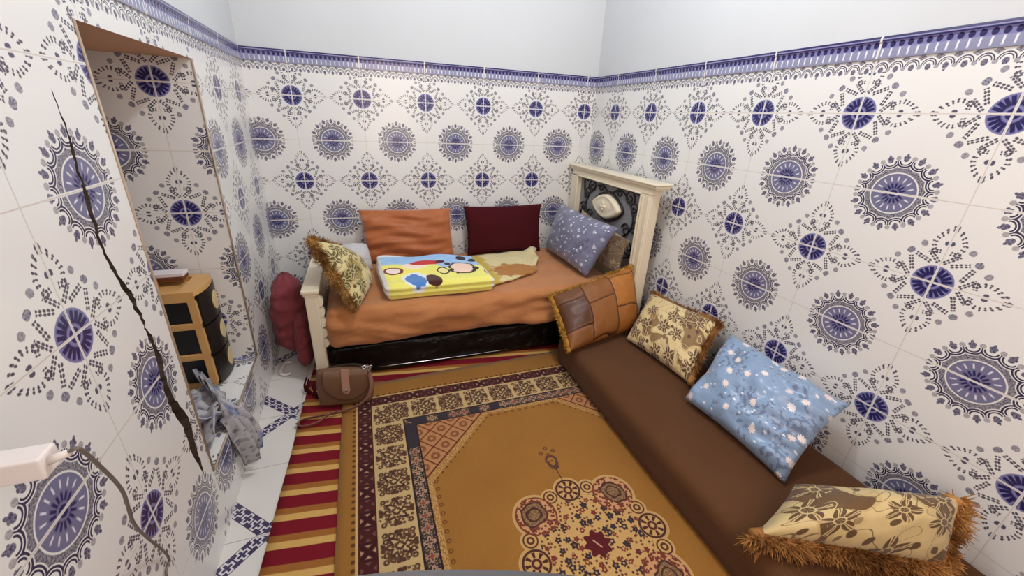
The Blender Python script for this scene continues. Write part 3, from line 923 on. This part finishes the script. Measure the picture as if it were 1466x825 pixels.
# rounded lozenge plaque
pb = NB()
def plaque(scale, x):
    out = []
    for k in range(48):
        a = 2*PI*k/48; c, s = math.cos(a), math.sin(a)
        r = 1/((abs(c)**1.5+abs(s)**1.5)**(1/1.5))
        out.append(pb.verts.new((x, CY+.172*scale*r*c, CZ+.082*scale*r*s)))
    return out
rings = [plaque(s, x) for s, x in ((1.0, XH+.03), (1.0, XH-.004), (.95, XH-.012), (.80, XH-.016), (.74, XH-.013), (.5, XH-.018), (.2, XH-.021))]
for a, b in zip(rings, rings[1:]):
    for k in range(48): pb.faces.new((a[k], a[(k+1) % 48], b[(k+1) % 48], b[k]))
pb.faces.new(rings[-1])
for dy, dz in ((0, .022), (0, -.018), (.022, 0), (-.022, 0), (0, .002)):
    bmesh.ops.create_uvsphere(pb, u_segments=12, v_segments=8, radius=.013, matrix=Matrix.Translation((XH-.022, CY+dy, CZ+dz)) @ Matrix.Diagonal((.6, 1, 1, 1)))
link('plaque', pb, M['cream'], h)
# footboard
XF = -2.03
fb = NB()
box(fb, (XF, -.872, .27), (.060, .058, .535), .006)
box(fb, (XF, -.09, .27), (.060, .058, .535), .006)
box(fb, (XF, -.48, .36), (.030, .76, .28), .005)
for y in (-.872, -.09):
    box(fb, (XF-.002, y, .02), (.045, .045, .04), .004)
ft = link('footboard', fb, M['cream'], bed, smooth=False)
cb = NB(); box(cb, (XF, -.48, .552), (.085, .86, .022), .006); box(cb, (XF, -.48, .534), (.072, .84, .018), .004)
link('cap_rail', cb, M['cream'], ft, smooth=False)
# scalloped apron facing the mattress on the front post
ab = NB()
poly = [(-2.0, .20)]
for i in range(5):
    z0 = .50-.06*i
    for k in range(7):
        a = PI/2-PI*k/6
        poly.append((-2.0+.022*math.cos(a)+.002, z0+.028*math.sin(a)-.01))
poly = [(-2.0, .525)]+poly[1:]+[(-2.0, .20)]
prism(ab, [(x, z) for x, z in poly], 'y', -.897, -.860)
link('scalloped_edge', ab, M['cream'], ft, smooth=False)
rb = NB(); box(rb, (-1.08, -.83, .145), (1.85, .025, .10), .004); box(rb, (-1.08, -.10, .145), (1.85, .025, .10), .004)
for x in (-1.75, -1.3, -.85, -.4): box(rb, (x, -.465, .185), (.07, .72, .018), .003)
link('side_rails', rb, M['blackpl'], bed, smooth=False)

# mattress wrapped in a fleece sheet
def mdisp(p, n):
    q = p.copy()
    f = max(0, -n.y)                                    # front face
    w = fnoise((q.x*1.2+q.z*2.2, q.z*5-q.x*.8, q.y), 2.4, 5)*.030*f
    w += fnoise((q.x*3.0+q.z*5, q.z*9-q.x*2, 0), 2.2, 6)*.015*f
    # long diagonal folds
    w += f*.026*math.exp(-((q.z-.30-.05*math.sin(q.x*3+1))/.02)**2)*max(0, min(1, (q.x+1.2)*2))
    w += f*.024*math.exp(-((q.z-.36+(q.x+1.9)*.26)/.018)**2)*max(0, min(1, (-q.x-1.35)*4))
    w += f*.016*math.exp(-((q.z-.33+(q.x+1.9)*.30)/.015)**2)*max(0, min(1, (-q.x-1.45)*5))
    if n.z > .3:
        w2 = fnoise((q.x*2, q.y*3, 0), 2.2, 7)*.010 + fnoise((q.x*5, q.y*7, 0), 2, 8)*.004
        w2 -= .02*math.exp(-((q.x+1.35)/.5)**2-((q.y+.5)/.3)**2)
        q.z += w2*n.z
    q += n*w
    if n.z < -.3 and f > .05: q.z += .012*fnoise((q.x, 0, 0), 5, 3)
    return q
bm = softbox((-1.08, -.49, .325), (1.80, .86, .225), .05, (90, 34, 16), mdisp)
tag(link('mattress', bm, M['sheet']), 'long mattress wrapped in an orange brown fleece sheet on the cream bed frame', 'mattress')

# black plastic wrapped storage under the bed
def bdisp(p, n):
    f = max(0, -n.y)
    return p+n*(f*(fnoise((p.x*1.5, 0, p.z*9), 2, 3)*.016+fnoise((p.x*7, 0, p.z*7), 2, 4)*.006))
bm = softbox((-1.055, -.635, .105), (1.85, .50, .185), .015, (80, 8, 16), bdisp)
ub_ = link('storage_bundle', bm, M['black']); tag(ub_, 'long black plastic wrapped bundle pushed under the bed', 'storage')
bm = NB(); tube(bm, smooth_path([(-1.74, -.899, .052), (-1.3, -.899, .042), (-.95, -.897, .04)], 6), .002, 6)  # silver strip laid along the wrap to imitate its highlight
link('highlight_line', bm, M['silver'], ub_)['label'] = 'thin silver line standing in for a highlight on the black wrap'

# ------------------------------------------------------------------ bench
def bend(p, n):
    q = p.copy()
    w = fnoise((q.x*3, q.y*2, q.z*3), 1.6, 11)*.008
    if n.z > .2:
        w += .005*math.exp(-((q.x+.52-(q.y+1.78)*.35)/.035)**2)*math.exp(-((q.y+1.75)/.25)**2)
        w += .004*math.exp(-((q.x+.50-(q.y+1.90)*.6)/.03)**2)*math.exp(-((q.y+1.88)/.2)**2)
    return q+n*w
bm = softbox((-.365, -2.38, .109), (.66, 2.66, .19), .05, (26, 80, 10), bend)
be = link('floor_bench', bm, M['brown']); tag(be, 'low brown cloth bench mattress on the floor along the right wall', 'bench')

# ------------------------------------------------------------------ cushions
def edge_path(ep, sides, n=14):
    """sides: list of (u0,v0,u1,v1)"""
    out = []
    for u0, v0, u1, v1 in sides:
        for k in range(n+1):
            t = k/n; q = ep(u0+(u1-u0)*t, v0+(v1-v0)*t)
            if not out or (q-out[-1]).length > 1e-4: out.append(q)
    return out
def cushion(name, corners, th, mat, label, cat, group=None, frg=None, **kw):
    bm, ep, N = pillow(*corners, th, **kw)
    o = link(name, bm, mat); tag(o, label, cat, group)
    if frg:
        cen = sum((Vector(c) for c in corners), Vector())/4
        sides, rad, strand, count, fm, fk = frg
        path = edge_path(ep, sides)
        link('fringe', fringe(path, cen, rad, strand, count, kw.get('seed', 1), **fk), fm, o)
    return o
G = 'cushions along the walls'
def rip_orange(u, v): return (.015*math.sin(9*v+2.2*u+1.5*math.sin(2*u))+.007*math.sin(19*v-3*u+2*math.sin(3*u)))*(.7-.3*u)
cushion('pillow', [(-1.755, -.17, .438), (-1.135, -.17, .438), (-1.148, -.085, .785), (-1.775, -.085, .79)], .13, M['orange'],
        'shiny orange velvet pillow standing against the back wall', 'pillow', seed=2, pinch=.03, ripple=rip_orange, wr=.005)
cushion('pillow', [(-1.04, -.17, .44), (-.445, -.17, .44), (-.425, -.085, .80), (-1.052, -.085, .795)], .12, M['maroon'],
        'plain dark maroon pillow standing against the back wall', 'pillow', seed=3, pinch=.055, wr=.003)
cushion('pillow', [(-.395, -.16, .455), (-.385, -.81, .455), (-.235, -.885, .80), (-.262, -.115, .805)], .15, M['grey'],
        'lilac grey satin pillow with small pale flowers leaning on the headboard', 'pillow', seed=4, pinch=.06, wr=.006)
cushion('cushion', [(-.225, -.36, .45), (-.235, -.95, .52), (-.195, -.962, .735), (-.20, -.33, .80)], .06, M['broc_tan'],
        'dull tan patterned cushion squeezed between the lilac grey pillow and the headboard', 'cushion', seed=5)
cushion('cushion', [(-1.822, -.955, .445), (-1.735, -.52, .435), (-1.905, -.46, .64), (-2.0, -.83, .80)], .17, M['broc_olive'],
        'cream cushion with olive leaves and brown fur edge leaning on the footboard', 'cushion', seed=6, pinch=.05, front=.6,
        frg=([(1, 1, -1, 1), (-1, 1, -1, -1)], .020, .030, 4200, M['furlight'], dict(grav=.1, curl=1.6, wid=.0026)))
cushion('cushion', [(-1.90, -.36, .435), (-1.72, -.30, .43), (-1.745, -.20, .58), (-1.90, -.24, .60)], .12, M['pale'],
        'small pale grey cushion half hidden behind the cream leaf cushion on the bed', 'cushion', seed=7, pinch=-.03)
cushion('cushion', [(-.735, -1.30, .225), (-.165, -1.155, .225), (-.165, -.985, .575), (-.722, -.985, .425)], .15, M['patch'],
        'brown patchwork leather cushion with gold rope fringe at the bed corner', 'cushion', seed=8, pinch=.04, wr=.005,
        frg=([(-1, -1, -1, 1), (-1, 1, 1, 1)], .013, .020, 3400, M['goldrope'], dict(grav=.1, curl=.8)))
cushion('cushion', [(-.335, -1.255, .225), (-.285, -1.73, .225), (-.062, -1.615, .475), (-.062, -1.085, .42)], .14, M['broc'],
        'square cream and brown flowered brocade cushion with fur edge against the right wall', 'cushion', seed=9, pinch=.05, wr=.006,
        frg=([(-1, 1, 1, 1), (1, 1, 1, -1)], .015, .026, 3800, M['fur'], dict(grav=.15, curl=1.5)))
def rip_blue(u, v): return .006*math.sin(7*u+5*v)+.013*math.sin(16*v-6*u)*max(0, min(1, (u-.1)*2))
cushion('pillow', [(-.392, -1.815, .225), (-.372, -2.315, .215), (-.062, -2.262, .462), (-.064, -1.695, .462)], .17, M['blue'],
        'light blue satin pillow with small pink flowers leaning on the right wall', 'pillow', seed=10, pinch=.075, wr=.010, ripple=rip_blue)
cushion('cushion', [(-.690, -2.445, .245), (-.212, -2.690, .235), (-.09, -2.615, .385), (-.455, -2.385, .320)], .20, M['broc_gold'],
        'gold and brown scrolled brocade cushion with thick brown fur nearest the viewer', 'cushion', seed=11, pinch=.05, wr=.006, front=.62,
        frg=([(-1, -1, 1, -1), (1, -1, 1, 1)], .030, .034, 11000, M['fur'], dict(grav=.2, wid=.0030, curl=1.7)))

# ------------------------------------------------------------------ blankets on the bed
def fold_disp(p, n):
    q = p.copy()
    u = (q.x+1.385)/.315; v = (q.y+.61)/.25
    if n.z > .2:
        q.z += .026*max(0, v)**2*(.35+.65*max(math.exp(-((u+.75)/.26)**2), math.exp(-((u-.40)/.4)**2)))
        q.z += fnoise(q, 6, 3)*.006
    side = 1-abs(n.z)
    q += n*side*(.006*math.sin(q.z*190)+.008*fnoise(q, 8, 4))
    # skew the outline: back edge shifted left
    q.x -= .02*(v) + .0*u; q.y -= .055*u*max(0, v)
    return q
bm = softbox((-1.365, -.615, .482), (.63, .47, .095), .032, (40, 30, 12), fold_disp)
o = link('folded_blanket', bm, M['blanket'])
remap_uv(o, lambda co: ((co.x+1.68+.02*(co.y+.61)/.25)/.63, (co.y+.85+(co.z-.53)*.9)/.47))
tag(o, 'thick folded fleece blanket with bright yellow, blue and red print on the bed', 'blanket')

# flat cream throw beside it: a thin draped sheet
def sheet_grid(corners, n, m, hfun, th):
    bm = NB(); L = bm.loops.layers.uv.active
    A, B, C_, D_ = [Vector(c) for c in corners]
    top = {}; bot = {}
    for i in range(n+1):
        for j in range(m+1):
            a, b = i/n, j/m
            p = (A*(1-a)+B*a)*(1-b)+(D_*(1-a)+C_*a)*b
            h, dx, dy = hfun(a, b)
            p = p+Vector((dx, dy, h))
            top[i, j] = (bm.verts.new(p+Vector((0, 0, th))), (a, b)); bot[i, j] = (bm.verts.new(p), (a, b))
    def face(q):
        f = bm.faces.new([x[0] for x in q])
        for l, x in zip(f.loops, q): l[L].uv = x[1]
    for i in range(n):
        for j in range(m):
            face([top[i, j], top[i+1, j], top[i+1, j+1], top[i, j+1]])
            face([bot[i, j+1], bot[i+1, j+1], bot[i+1, j], bot[i, j]])
    for i in range(n):
        face([bot[i, 0], bot[i+1, 0], top[i+1, 0], top[i, 0]]); face([top[i, m], top[i+1, m], bot[i+1, m], bot[i, m]])
    for j in range(m):
        face([top[0, j], top[0, j+1], bot[0, j+1], bot[0, j]]); face([bot[n, j], bot[n, j+1], top[n, j+1], top[n, j]])
    return bm
def th_h(a, b):
    p = Vector((a*3, b*3, 0))
    h = .010+.012*abs(noise.noise(p*1.5))+.030*math.exp(-((a-.93)/.07)**2-((b-.95)/.18)**2)+.02*math.exp(-((a-.97)/.06)**2-((b-.45)/.15)**2)
    return h, .02*noise.noise(p+Vector((5, 0, 0))), .03*noise.noise(p+Vector((0, 5, 0)))
bm = sheet_grid([(-1.06, -.82, .432), (-.66, -.62, .436), (-.49, -.20, .438), (-1.08, -.24, .438)], 34, 24, th_h, .012)
o = link('fleece_throw', bm, M['throw']); tag(o, 'thin cream fleece throw with a brown patch spread below the maroon pillow', 'blanket')
remap_uv(o, lambda co: ((co.x+1.06)/.6, (co.y+.82)/.6))

# red plush roll standing in the gap by the left wall
def plush(c, r, z0, z1, seed, lean=(0, 0)):
    bm = NB(); L = bm.loops.layers.uv.active; n, m = 40, 34; g = {}
    for j in range(m+1):
        t = j/m; z = z0+(z1-z0)*t
        prof = min(1, (t*7)**.5 if t < .14 else 1)*min(1, ((1-t)*6)**.5 if t > .83 else 1)
        prof *= (.84+.14*math.sin(t*PI*1.05+.2))*(1-.30*max(0, t-.55)/.45)
        for i in range(n):
            a = 2*PI*i/n
            q = Vector((math.cos(a), math.sin(a), t*4))
            rr = prof*(1+.12*fnoise(q, .9, seed)+.05*fnoise(q, 3.5, seed+1)+.05*math.sin(t*40+3.5*fnoise(q, 1.0, seed+4))+.03*math.sin(t*95+a*2+3*fnoise(q, 1.5, seed+5)))
            x = c[0]+r[0]*rr*math.cos(a)+lean[0]*t; y = c[1]+r[1]*rr*math.sin(a)+lean[1]*t
            x = max(x, LX(y)+.012); x = min(x, -2.085)
            g[i, j] = (bm.verts.new((x, y, z+.012*fnoise(q, 3, seed+2))), (i/n*.6, t*.5))
    def f(q):
        fc = bm.faces.new([x[0] for x in q])
        for l, x in zip(fc.loops, q): l[L].uv = x[1]
    for j in range(m):
        for i in range(n): f([g[i, j], g[(i+1) % n, j], g[(i+1) % n, j+1], g[i, j+1]])
    bm.faces.new([g[i, m][0] for i in range(n)]); bm.faces.new([g[i, 0][0] for i in range(n)][::-1])
    return bm
pl = link('plush_blanket', plush((-2.195, -.58), (.108, .15), .07, .555, 3, (.0, .0)), M['plush'])
tag(pl, 'rolled dusty red plush blanket stuffed between the bed footboard and left wall', 'blanket')
link('hanging_fold', plush((-2.13, -.72), (.045, .09), .03, .36, 8, (.0, .02)), M['plush'], pl)

# ------------------------------------------------------------------ handbag
bag = thing('handbag', (-1.915, -1.14, .012), 'small brown leather handbag with a snap tab on the striped kilim by the bed post', 'handbag')
BR_ = Matrix.Rotation(math.radians(-7), 3, 'Z')
BC = Vector((-1.905, -1.115, .004))
def bw(p): return BR_ @ Vector(p) + BC
def bagdisp(p, n):
    q = p.copy(); k = (q.z-.012)/.2
    q.y *= 1-.45*max(0, k); q.x *= 1+.03*math.sin(k*3)
    q += n*fnoise(q, 9, 2)*.004
    return bw(q)
bm = softbox((0, 0, .112), (.255, .085, .198), .02, (24, 10, 18), bagdisp)
body = link('body', bm, M['bag'], bag)
# front flap with a bowed lower edge
bm = NB(); L = bm.loops.layers.uv.active; g = {}
for i in range(25):
    for j in range(13):
        u = -1+2*i/24; v = j/12
        zt = .205; zb = .050+.075*abs(u)**2.6
        z = zt+(zb-zt)*v
        y = -.050+.020*((z-.012)/.2)-.004*math.sin(v*PI)
        if j == 0: y += .015; z += .006
        g[i, j] = [bm.verts.new(bw((u*.108+.012, y-d, z))) for d in (0, .004)]
for k in (0, 1):
    for i in range(24):
        for j in range(12): bm.faces.new([g[i, j][k], g[i+1, j][k], g[i+1, j+1][k], g[i, j+1][k]])
for i in range(24):
    for j in (0, 12): bm.faces.new([g[i, j][0], g[i+1, j][0], g[i+1, j][1], g[i, j][1]])
for j in range(12):
    for i in (0, 24): bm.faces.new([g[i, j][0], g[i, j+1][0], g[i, j+1][1], g[i, j][1]])
link('flap', bm, M['bag'], bag)
bm = NB(); poly = [(-.006, .222), (.030, .222), (.031, .14)]
for k in range(13):
    a = -PI*k/12; poly.append((.012+.019*math.cos(a), .118+.022*math.sin(a)))
poly.append((-.007, .14))
vs = [[], []]
for x, z in poly:
    y = -.062+.020*((z-.012)/.2)+(.016 if z > .2 else 0)
    for k, d in enumerate((0, .005)): vs[k].append(bm.verts.new(bw((x, y-d, z))))
bm.faces.new(vs[0]); bm.faces.new(vs[1][::-1])
for i in range(len(poly)):
    j = (i+1) % len(poly); bm.faces.new((vs[0][i], vs[1][i], vs[1][j], vs[0][j]))
tab = link('snap_tab', bm, M['bagtab'], bag, smooth=False); tab['label'] = 'pinkish tan snap tab'
bm = NB(); bmesh.ops.create_uvsphere(bm, u_segments=14, v_segments=8, radius=.0085, matrix=Matrix.Translation(bw((.012, -.060, .118))) @ Matrix.Diagonal((1, .5, 1, 1)))
link('snap_button', bm, M['silver'], tab)
bm = NB()
sp_ = [(.112, -.01, .212), (.128, -.045, .19), (.135, -.065, .14), (.118, -.078, .085), (.070, -.088, .045), (.0, -.095, .022), (-.06, -.10, .016), (-.13, -.105, .014), (-.185, -.118, .015), (-.205, -.145, .016), (-.17, -.17, .017), (-.11, -.155, .020), (-.075, -.12, .026), (-.03, -.10, .030)]
tube(bm, smooth_path([bw(p) for p in sp_], 8), .011, 8, flat=.28, up=Vector((0, 1, .5)))
link('strap', bm, M['bagstrap'], bag)
bm = NB(); tube(bm, smooth_path([bw(p) for p in [(-.12, -.0, .20), (-.04, .02, .212), (.05, .01, .222), (.112, -.01, .214)]], 6), .009, 8, flat=.5)
link('top_strap', bm, M['bagdark'], bag)
bm = NB()
for k in range(5):
    c = bw((.092+.010*k, -.012-.004*(k % 2), .214+.004*math.sin(k*1.7)))
    pts = [c+Vector((.008*math.cos(a), .004*math.sin(a)*(k % 2), .006*math.sin(a))) for a in [2*PI*q/12 for q in range(13)]]
    tube(bm, pts, .0022, 6, up=Vector((0, 1, 0)))
link('chain_clasp', bm, M['silver'], bag)
# dark red tassel ends beside the bag
bm = NB(); r_ = random.Random(4)
for k in range(7):
    x = -2.105+.010*k; y = -.945-.012*k
    tube(bm, smooth_path([(x, y, .085-.004*k), (x-.008+r_.uniform(-.01, .01), y-.02, .05), (x+r_.uniform(-.012, .012), y-.03, .014)], 4), .006, 6, rfun=lambda t: .004+.004*t)
tag(link('cloth_tassels', bm, M['maroon']), 'dark red cloth tassels hanging at the foot of the bed post', 'tassels')

# curled white plastic strip on the floor
bm = NB()
pts = [(-2.225, -.645, .012), (-2.255, -.65, .012), (-2.27, -.70, .012), (-2.262, -.76, .012), (-2.235, -.775, .012), (-2.215, -.765, .012)]
tube(bm, smooth_path(pts, 6), .011, 8, flat=.6)
tag(link('plastic_hook', bm, M['charger']), 'small curved white plastic hook lying on the floor tiles by the left wall', 'hook')

# ------------------------------------------------------------------ drawer unit in the recess
ou = thing('drawer_unit', (-2.54, -1.065, ZS), 'small tan plastic drawer unit with black drawers standing in the tiled recess', 'drawers')
x0, x1, y0, y1, z0, z1 = -2.72, -2.405, -1.18, -.965, ZS+.002, .695
fm = NB(); w = .030
for z in (z0+.014, z0+.155, z0+.30, z1-.014):
    for y in (y0+.008, y1-.008): box(fm, ((x0+x1)/2, y, z), (x1-x0, .016, .028), .003)
    box(fm, (x0+.008, (y0+y1)/2, z), (.016, y1-y0, .028), .003)
for x in (x0+w/2, x1-w/2):
    for y in (y0+.009, y1-.009): box(fm, (x, y, (z0+z1)/2), (w, .018, z1-z0), .003)
link('frame', fm, M['tanpl'], ou, smooth=False)
# tray top with a well, its room side bowed
tm = NB(); top_ = []
def bow(y): return x1+.022*(1-((y-(y0+y1)/2)/((y1-y0)/2))**2)
N_ = 12
out = [(x0, y0)]+[(bow(y0+(y1-y0)*k/N_), y0+(y1-y0)*k/N_) for k in range(N_+1)]+[(x0, y1)]
inn = [(x0+.03, y0+.022)]+[(x1-.075, y0+.022)]+[(x1-.055+.0*k, y0+.03+(y1-y0-.06)*k/(N_-2)) for k in range(N_-1)]+[(x1-.075, y1-.022), (x0+.03, y1-.022)]
while len(inn) < len(out): inn.insert(1, inn[0])
inn = inn[:len(out)]
def loop(pts, z): return [tm.verts.new((x, y, z)) for x, y in pts]
A0, A1 = loop(out, z1-.004), loop(out, z1+.016); B1, B0 = loop(inn, z1+.016), loop(inn, z1-.035)
for a, b in ((A0, A1), (A1, B1), (B1, B0)):
    for i in range(len(a)):
        j = (i+1) % len(a)
        if len({a[i], a[j], b[j], b[i]}) == 4: tm.faces.new((a[i], a[j], b[j], b[i]))
tm.faces.new(A0[::-1])
tt = link('top_tray', tm, M['tanpl'], ou, smooth=False)
wm = NB(); quad(wm, [(x0+.03, y0+.022, z1-.02), (x1-.06, y0+.022, z1-.02), (x1-.06, y1-.022, z1-.02), (x0+.03, y1-.022, z1-.02)])
link('tray_well', wm, M['blackpl'], tt, smooth=False)
for yy in (y0+.012, y1-.012):
    sm = NB(); box(sm, ((x0+x1)/2, yy, (z0+z1)/2), (x1-x0-.05, .005, z1-z0-.03))
    link('side_panel', sm, M['blackpl'], ou, smooth=False)
for za, zb in ((z0+.010, z0+.145), (z0+.152, z0+.290), (z0+.297, z1-.006)):
    dm = NB(); rows = []
    for k in range(N_+1):
        y = y0+.012+(y1-y0-.024)*k/N_
        rows.append([dm.verts.new((bow(y)+.004, y, za)), dm.verts.new((bow(y)+.004, y, zb)), dm.verts.new((x1-.02, y, zb)), dm.verts.new((x1-.02, y, za))])
    for a, b in zip(rows, rows[1:]):
        for i in range(4): dm.faces.new((a[i], a[(i+1) % 4], b[(i+1) % 4], b[i]))
    dm.faces.new(rows[0]); dm.faces.new(rows[-1][::-1])
    dr = link('drawer', dm, M['blackpl'], ou, smooth=False)
    om = NB(); CYO, cz = (y0+y1)/2+.022, (za+zb)/2; prev = []
    for s_, d_ in ((1, .0045), (1, .006), (.85, .007)):
        prev.append([om.verts.new((bow(CYO+.040*s_*math.cos(a))+d_, CYO+.040*s_*math.cos(a), cz+.042*s_*math.sin(a))) for a in [2*PI*q/28 for q in range(28)]])
    for a, b in zip(prev, prev[1:]):
        for i in range(28): om.faces.new((a[i], a[(i+1) % 28], b[(i+1) % 28], b[i]))
    om.faces.new(prev[-1])
    link('oval_pull', om, M['oval'], dr, smooth=False)
# things on top
bm = NB(); box(bm, (-2.560, -1.01, .738), (.17, .06, .016), .002); 
bm2 = NB(); box(bm2, (-2.560, -1.01, .721), (.165, .065, .016), .003)
tag(link('folded_paper', bm, M['paper'], smooth=False), 'folded white paper lying on the brown case on the drawer unit', 'paper')
tag(link('flat_case', bm2, M['browncard'], smooth=False), 'flat brown case under white paper on top of the drawer unit', 'case')
bm = NB(); box(bm, (-2.60, -1.10, .722), (.09, .07, .062), .004)
tag(link('orange_box', bm, M['orangebox'], smooth=False), 'small orange box standing in the tray of the drawer unit', 'box')

# ------------------------------------------------------------------ scarf over the sill
def ribbon(bm, path, wdirs, widths, nrm, amp, freq, seed, m=22):
    L = bm.loops.layers.uv.active
    Pp = smooth_path(path, 7); n = len(Pp); g = {}; s = 0
    W_ = smooth_path([Vector(w)*k for w, k in zip(wdirs, widths)], 7)
    for i, p in enumerate(Pp):
        if i: s += (p-Pp[i-1]).length
        for j in range(m+1):
            v = j/m-.5
            t = i/(n-1)
            w = amp*(math.sin(v*freq+seed+t*2.5)+.6*fnoise((v*4, t*5, 0), 1.6, seed))
            q = p+W_[i]*v+Vector(nrm[min(len(nrm)-1, int(t*len(nrm)))])*w
            g[i, j] = (bm.verts.new(q), (s, v*.3))
    for i in range(n-1):
        for j in range(m):
            q = [g[i, j], g[i+1, j], g[i+1, j+1], g[i, j+1]]
            f = bm.faces.new([x[0] for x in q])
            for l, x in zip(f.loops, q): l[L].uv = x[1]
bm = NB()
ribbon(bm, [(-2.44, -1.20, .330), (-2.40, -1.32, .385), (-2.35, -1.41, .375), (-2.305, -1.455, .315), (-2.255, -1.455, .20), (-2.258, -1.46, .075)],
       [(.6, -.8, 0), (.55, -.8, .1), (.5, -.8, .2), (.3, -.9, .1), (.05, -1, 0), (.05, -1, 0)], [.15, .20, .16, .10, .12, .09],
       [(-.3, -.2, 1), (-.2, -.2, 1), (.3, -.2, 1), (1, 0, .4), (1, 0, .1)], .026, 17, 1)
ribbon(bm, [(-2.50, -1.42, .30), (-2.42, -1.48, .37), (-2.35, -1.50, .345), (-2.315, -1.475, .315)],
       [(0, -1, .1), (.1, -1, .2), (.2, -.9, .3), (.2, -.6, .6)], [.20, .26, .18, .07], [(.3, 0, 1), (.4, 0, 1), (.8, 0, .6)], .024, 20, 3)
ribbon(bm, [(-2.33, -1.47, .345), (-2.335, -1.54, .325), (-2.345, -1.61, .285), (-2.36, -1.65, .265)],
       [(.3, 0, 1), (.3, .1, 1), (.5, .1, .8), (.8, .1, .3)], [.06, .13, .13, .10], [(1, 0, .3)], .016, 16, 5)
sc = link('scarf', bm, M['scarf']); tag(sc, 'crumpled white and grey spotted scarf draped over the edge of the tiled recess', 'scarf')
md = sc.modifiers.new('thickness', 'SOLIDIFY'); md.thickness = .004
bm = NB(); bmesh.ops.create_icosphere(bm, subdivisions=3, radius=1)
for v in bm.verts:
    k = 1+.35*fnoise(v.co, 1.8, 6)+.12*math.sin(v.co.z*9+v.co.x*5)
    v.co = Vector((-2.40+.075*v.co.x*k, -1.42+.15*v.co.y*k, .318+.052*v.co.z*k))
L = bm.loops.layers.uv.verify()
for f in bm.faces:
    for l in f.loops: l[L].uv = (l.vert.co.y, l.vert.co.x+l.vert.co.z)
o = link('bunched_knot', bm, M['scarf'], sc)
o.data.uv_layers[0].name = 'UVMap'

# ------------------------------------------------------------------ charger, cable, table edge
ch = thing('phone_charger', (-2.285, -2.40, .945), 'white plug-in charger with a grey cable sticking out of the left wall', 'charger')
bm = NB(); box(bm, (-2.217, -2.392, .952), (.132, .036, .033), .003)
cbx = link('body', bm, M['charger'], ch, smooth=False)
bm = NB(); tube(bm, [(-2.151, -2.395, .955), (-2.128, -2.394, .961)], .006, 10, rfun=lambda t: .0065-.0015*t)
link('strain_relief', bm, M['charger'], ch)
bm = NB()
tube(bm, smooth_path([(-2.13, -2.393, .962), (-2.115, -2.398, .967), (-2.13, -2.36, .908), (-2.17, -2.276, .770), (-2.21, -2.222, .637), (-2.25, -2.142, .498), (-2.27, -2.087, .395), (-2.279, -2.063, .323), (-2.28, -2.092, .303), (-2.28, -2.10, .16), (-2.275, -2.11, .02)], 10), .0030, 8)
link('cable', bm, M['cable'], ch)['label'] = 'thin grey cable'

tb = thing('side_table', (-1.66, -2.75, 0), 'small table whose polished steel edge just shows at the bottom', 'table')
RT = Matrix.Rotation(math.radians(-19.0), 3, 'Z'); TC = Vector((-1.650, -2.745, 0))
bm = NB(); poly = []
for k in range(25):
    u = -1+2*k/24
    poly.append((u*.245, .168-.020*abs(u)**2.2-.05*max(0, (abs(u)-.88)/.12)**2))
poly += [(.245, -.14), (-.245, -.14)]
loops = []
for z, sh in ((.722, .985), (.728, 1), (.742, 1), (.75, .985)):
    loops.append([bm.verts.new(RT @ Vector((x*sh, y*sh, z))+TC) for x, y in poly])
for a, b in zip(loops, loops[1:]):
    for i in range(len(a)):
        j = (i+1) % len(a); bm.faces.new((a[i], a[j], b[j], b[i]))
bm.faces.new(loops[0][::-1]); bm.faces.new(loops[-1])
link('steel_top', bm, M['steel'], tb)
for sx in (-1, 1):
    for sy in (-.10, .11):
        bm = NB(); a = RT @ Vector((sx*.2, sy, 0))+TC
        tube(bm, [a+Vector((0, 0, .016)), a+Vector((0, 0, .724))], .011, 10); link('leg', bm, M['steel'], tb)
# ------------------------------------------------------------------ light and camera
SC.world = bpy.data.worlds.new('room_air'); SC.world.use_nodes = True
SC.world.node_tree.nodes['Background'].inputs[0].default_value = (.9, .92, 1, 1)
SC.world.node_tree.nodes['Background'].inputs[1].default_value = .0
def lamp(name, loc, power, rad, col):
    l = bpy.data.lights.new(name, 'POINT'); l.energy = power; l.shadow_soft_size = rad; l.color = col
    o = bpy.data.objects.new(name, l); COL.objects.link(o); o.location = loc; return o
lamp('ceiling_bulb', (-1.05, -1.55, 2.75), 46, .07, (.965, .99, 1.0))
l = bpy.data.lights.new('warm_fill', 'AREA'); l.energy = 27; l.size = 1.5; l.color = (1.0, .76, .62)  # unseen warm fill added behind the camera to brighten the lower walls
o = bpy.data.objects.new('warm_fill', l); COL.objects.link(o); o.location = (-1.0, -3.65, 1.6); o.rotation_euler = (math.radians(80), 0, math.radians(-22))
cam = bpy.data.cameras.new('camera'); cam.sensor_width = 36; cam.lens = 573.694/1466*36; cam.clip_start = .02
co = bpy.data.objects.new('camera', cam); COL.objects.link(co)
R = Matrix(((0.942125, 0.091658, -0.32249), (-0.332421, 0.38036, -0.863031), (0.043558, 0.920285, 0.388815)))
co.matrix_world = Matrix.Translation((-1.7185, -2.97704, 1.40323)) @ R.to_4x4()
SC.camera = co
SC.view_settings.view_transform = 'Standard'; SC.view_settings.look = 'None'
SC.view_settings.gamma = 1; SC.view_settings.use_curve_mapping = False
SC.view_settings.exposure = 0.52
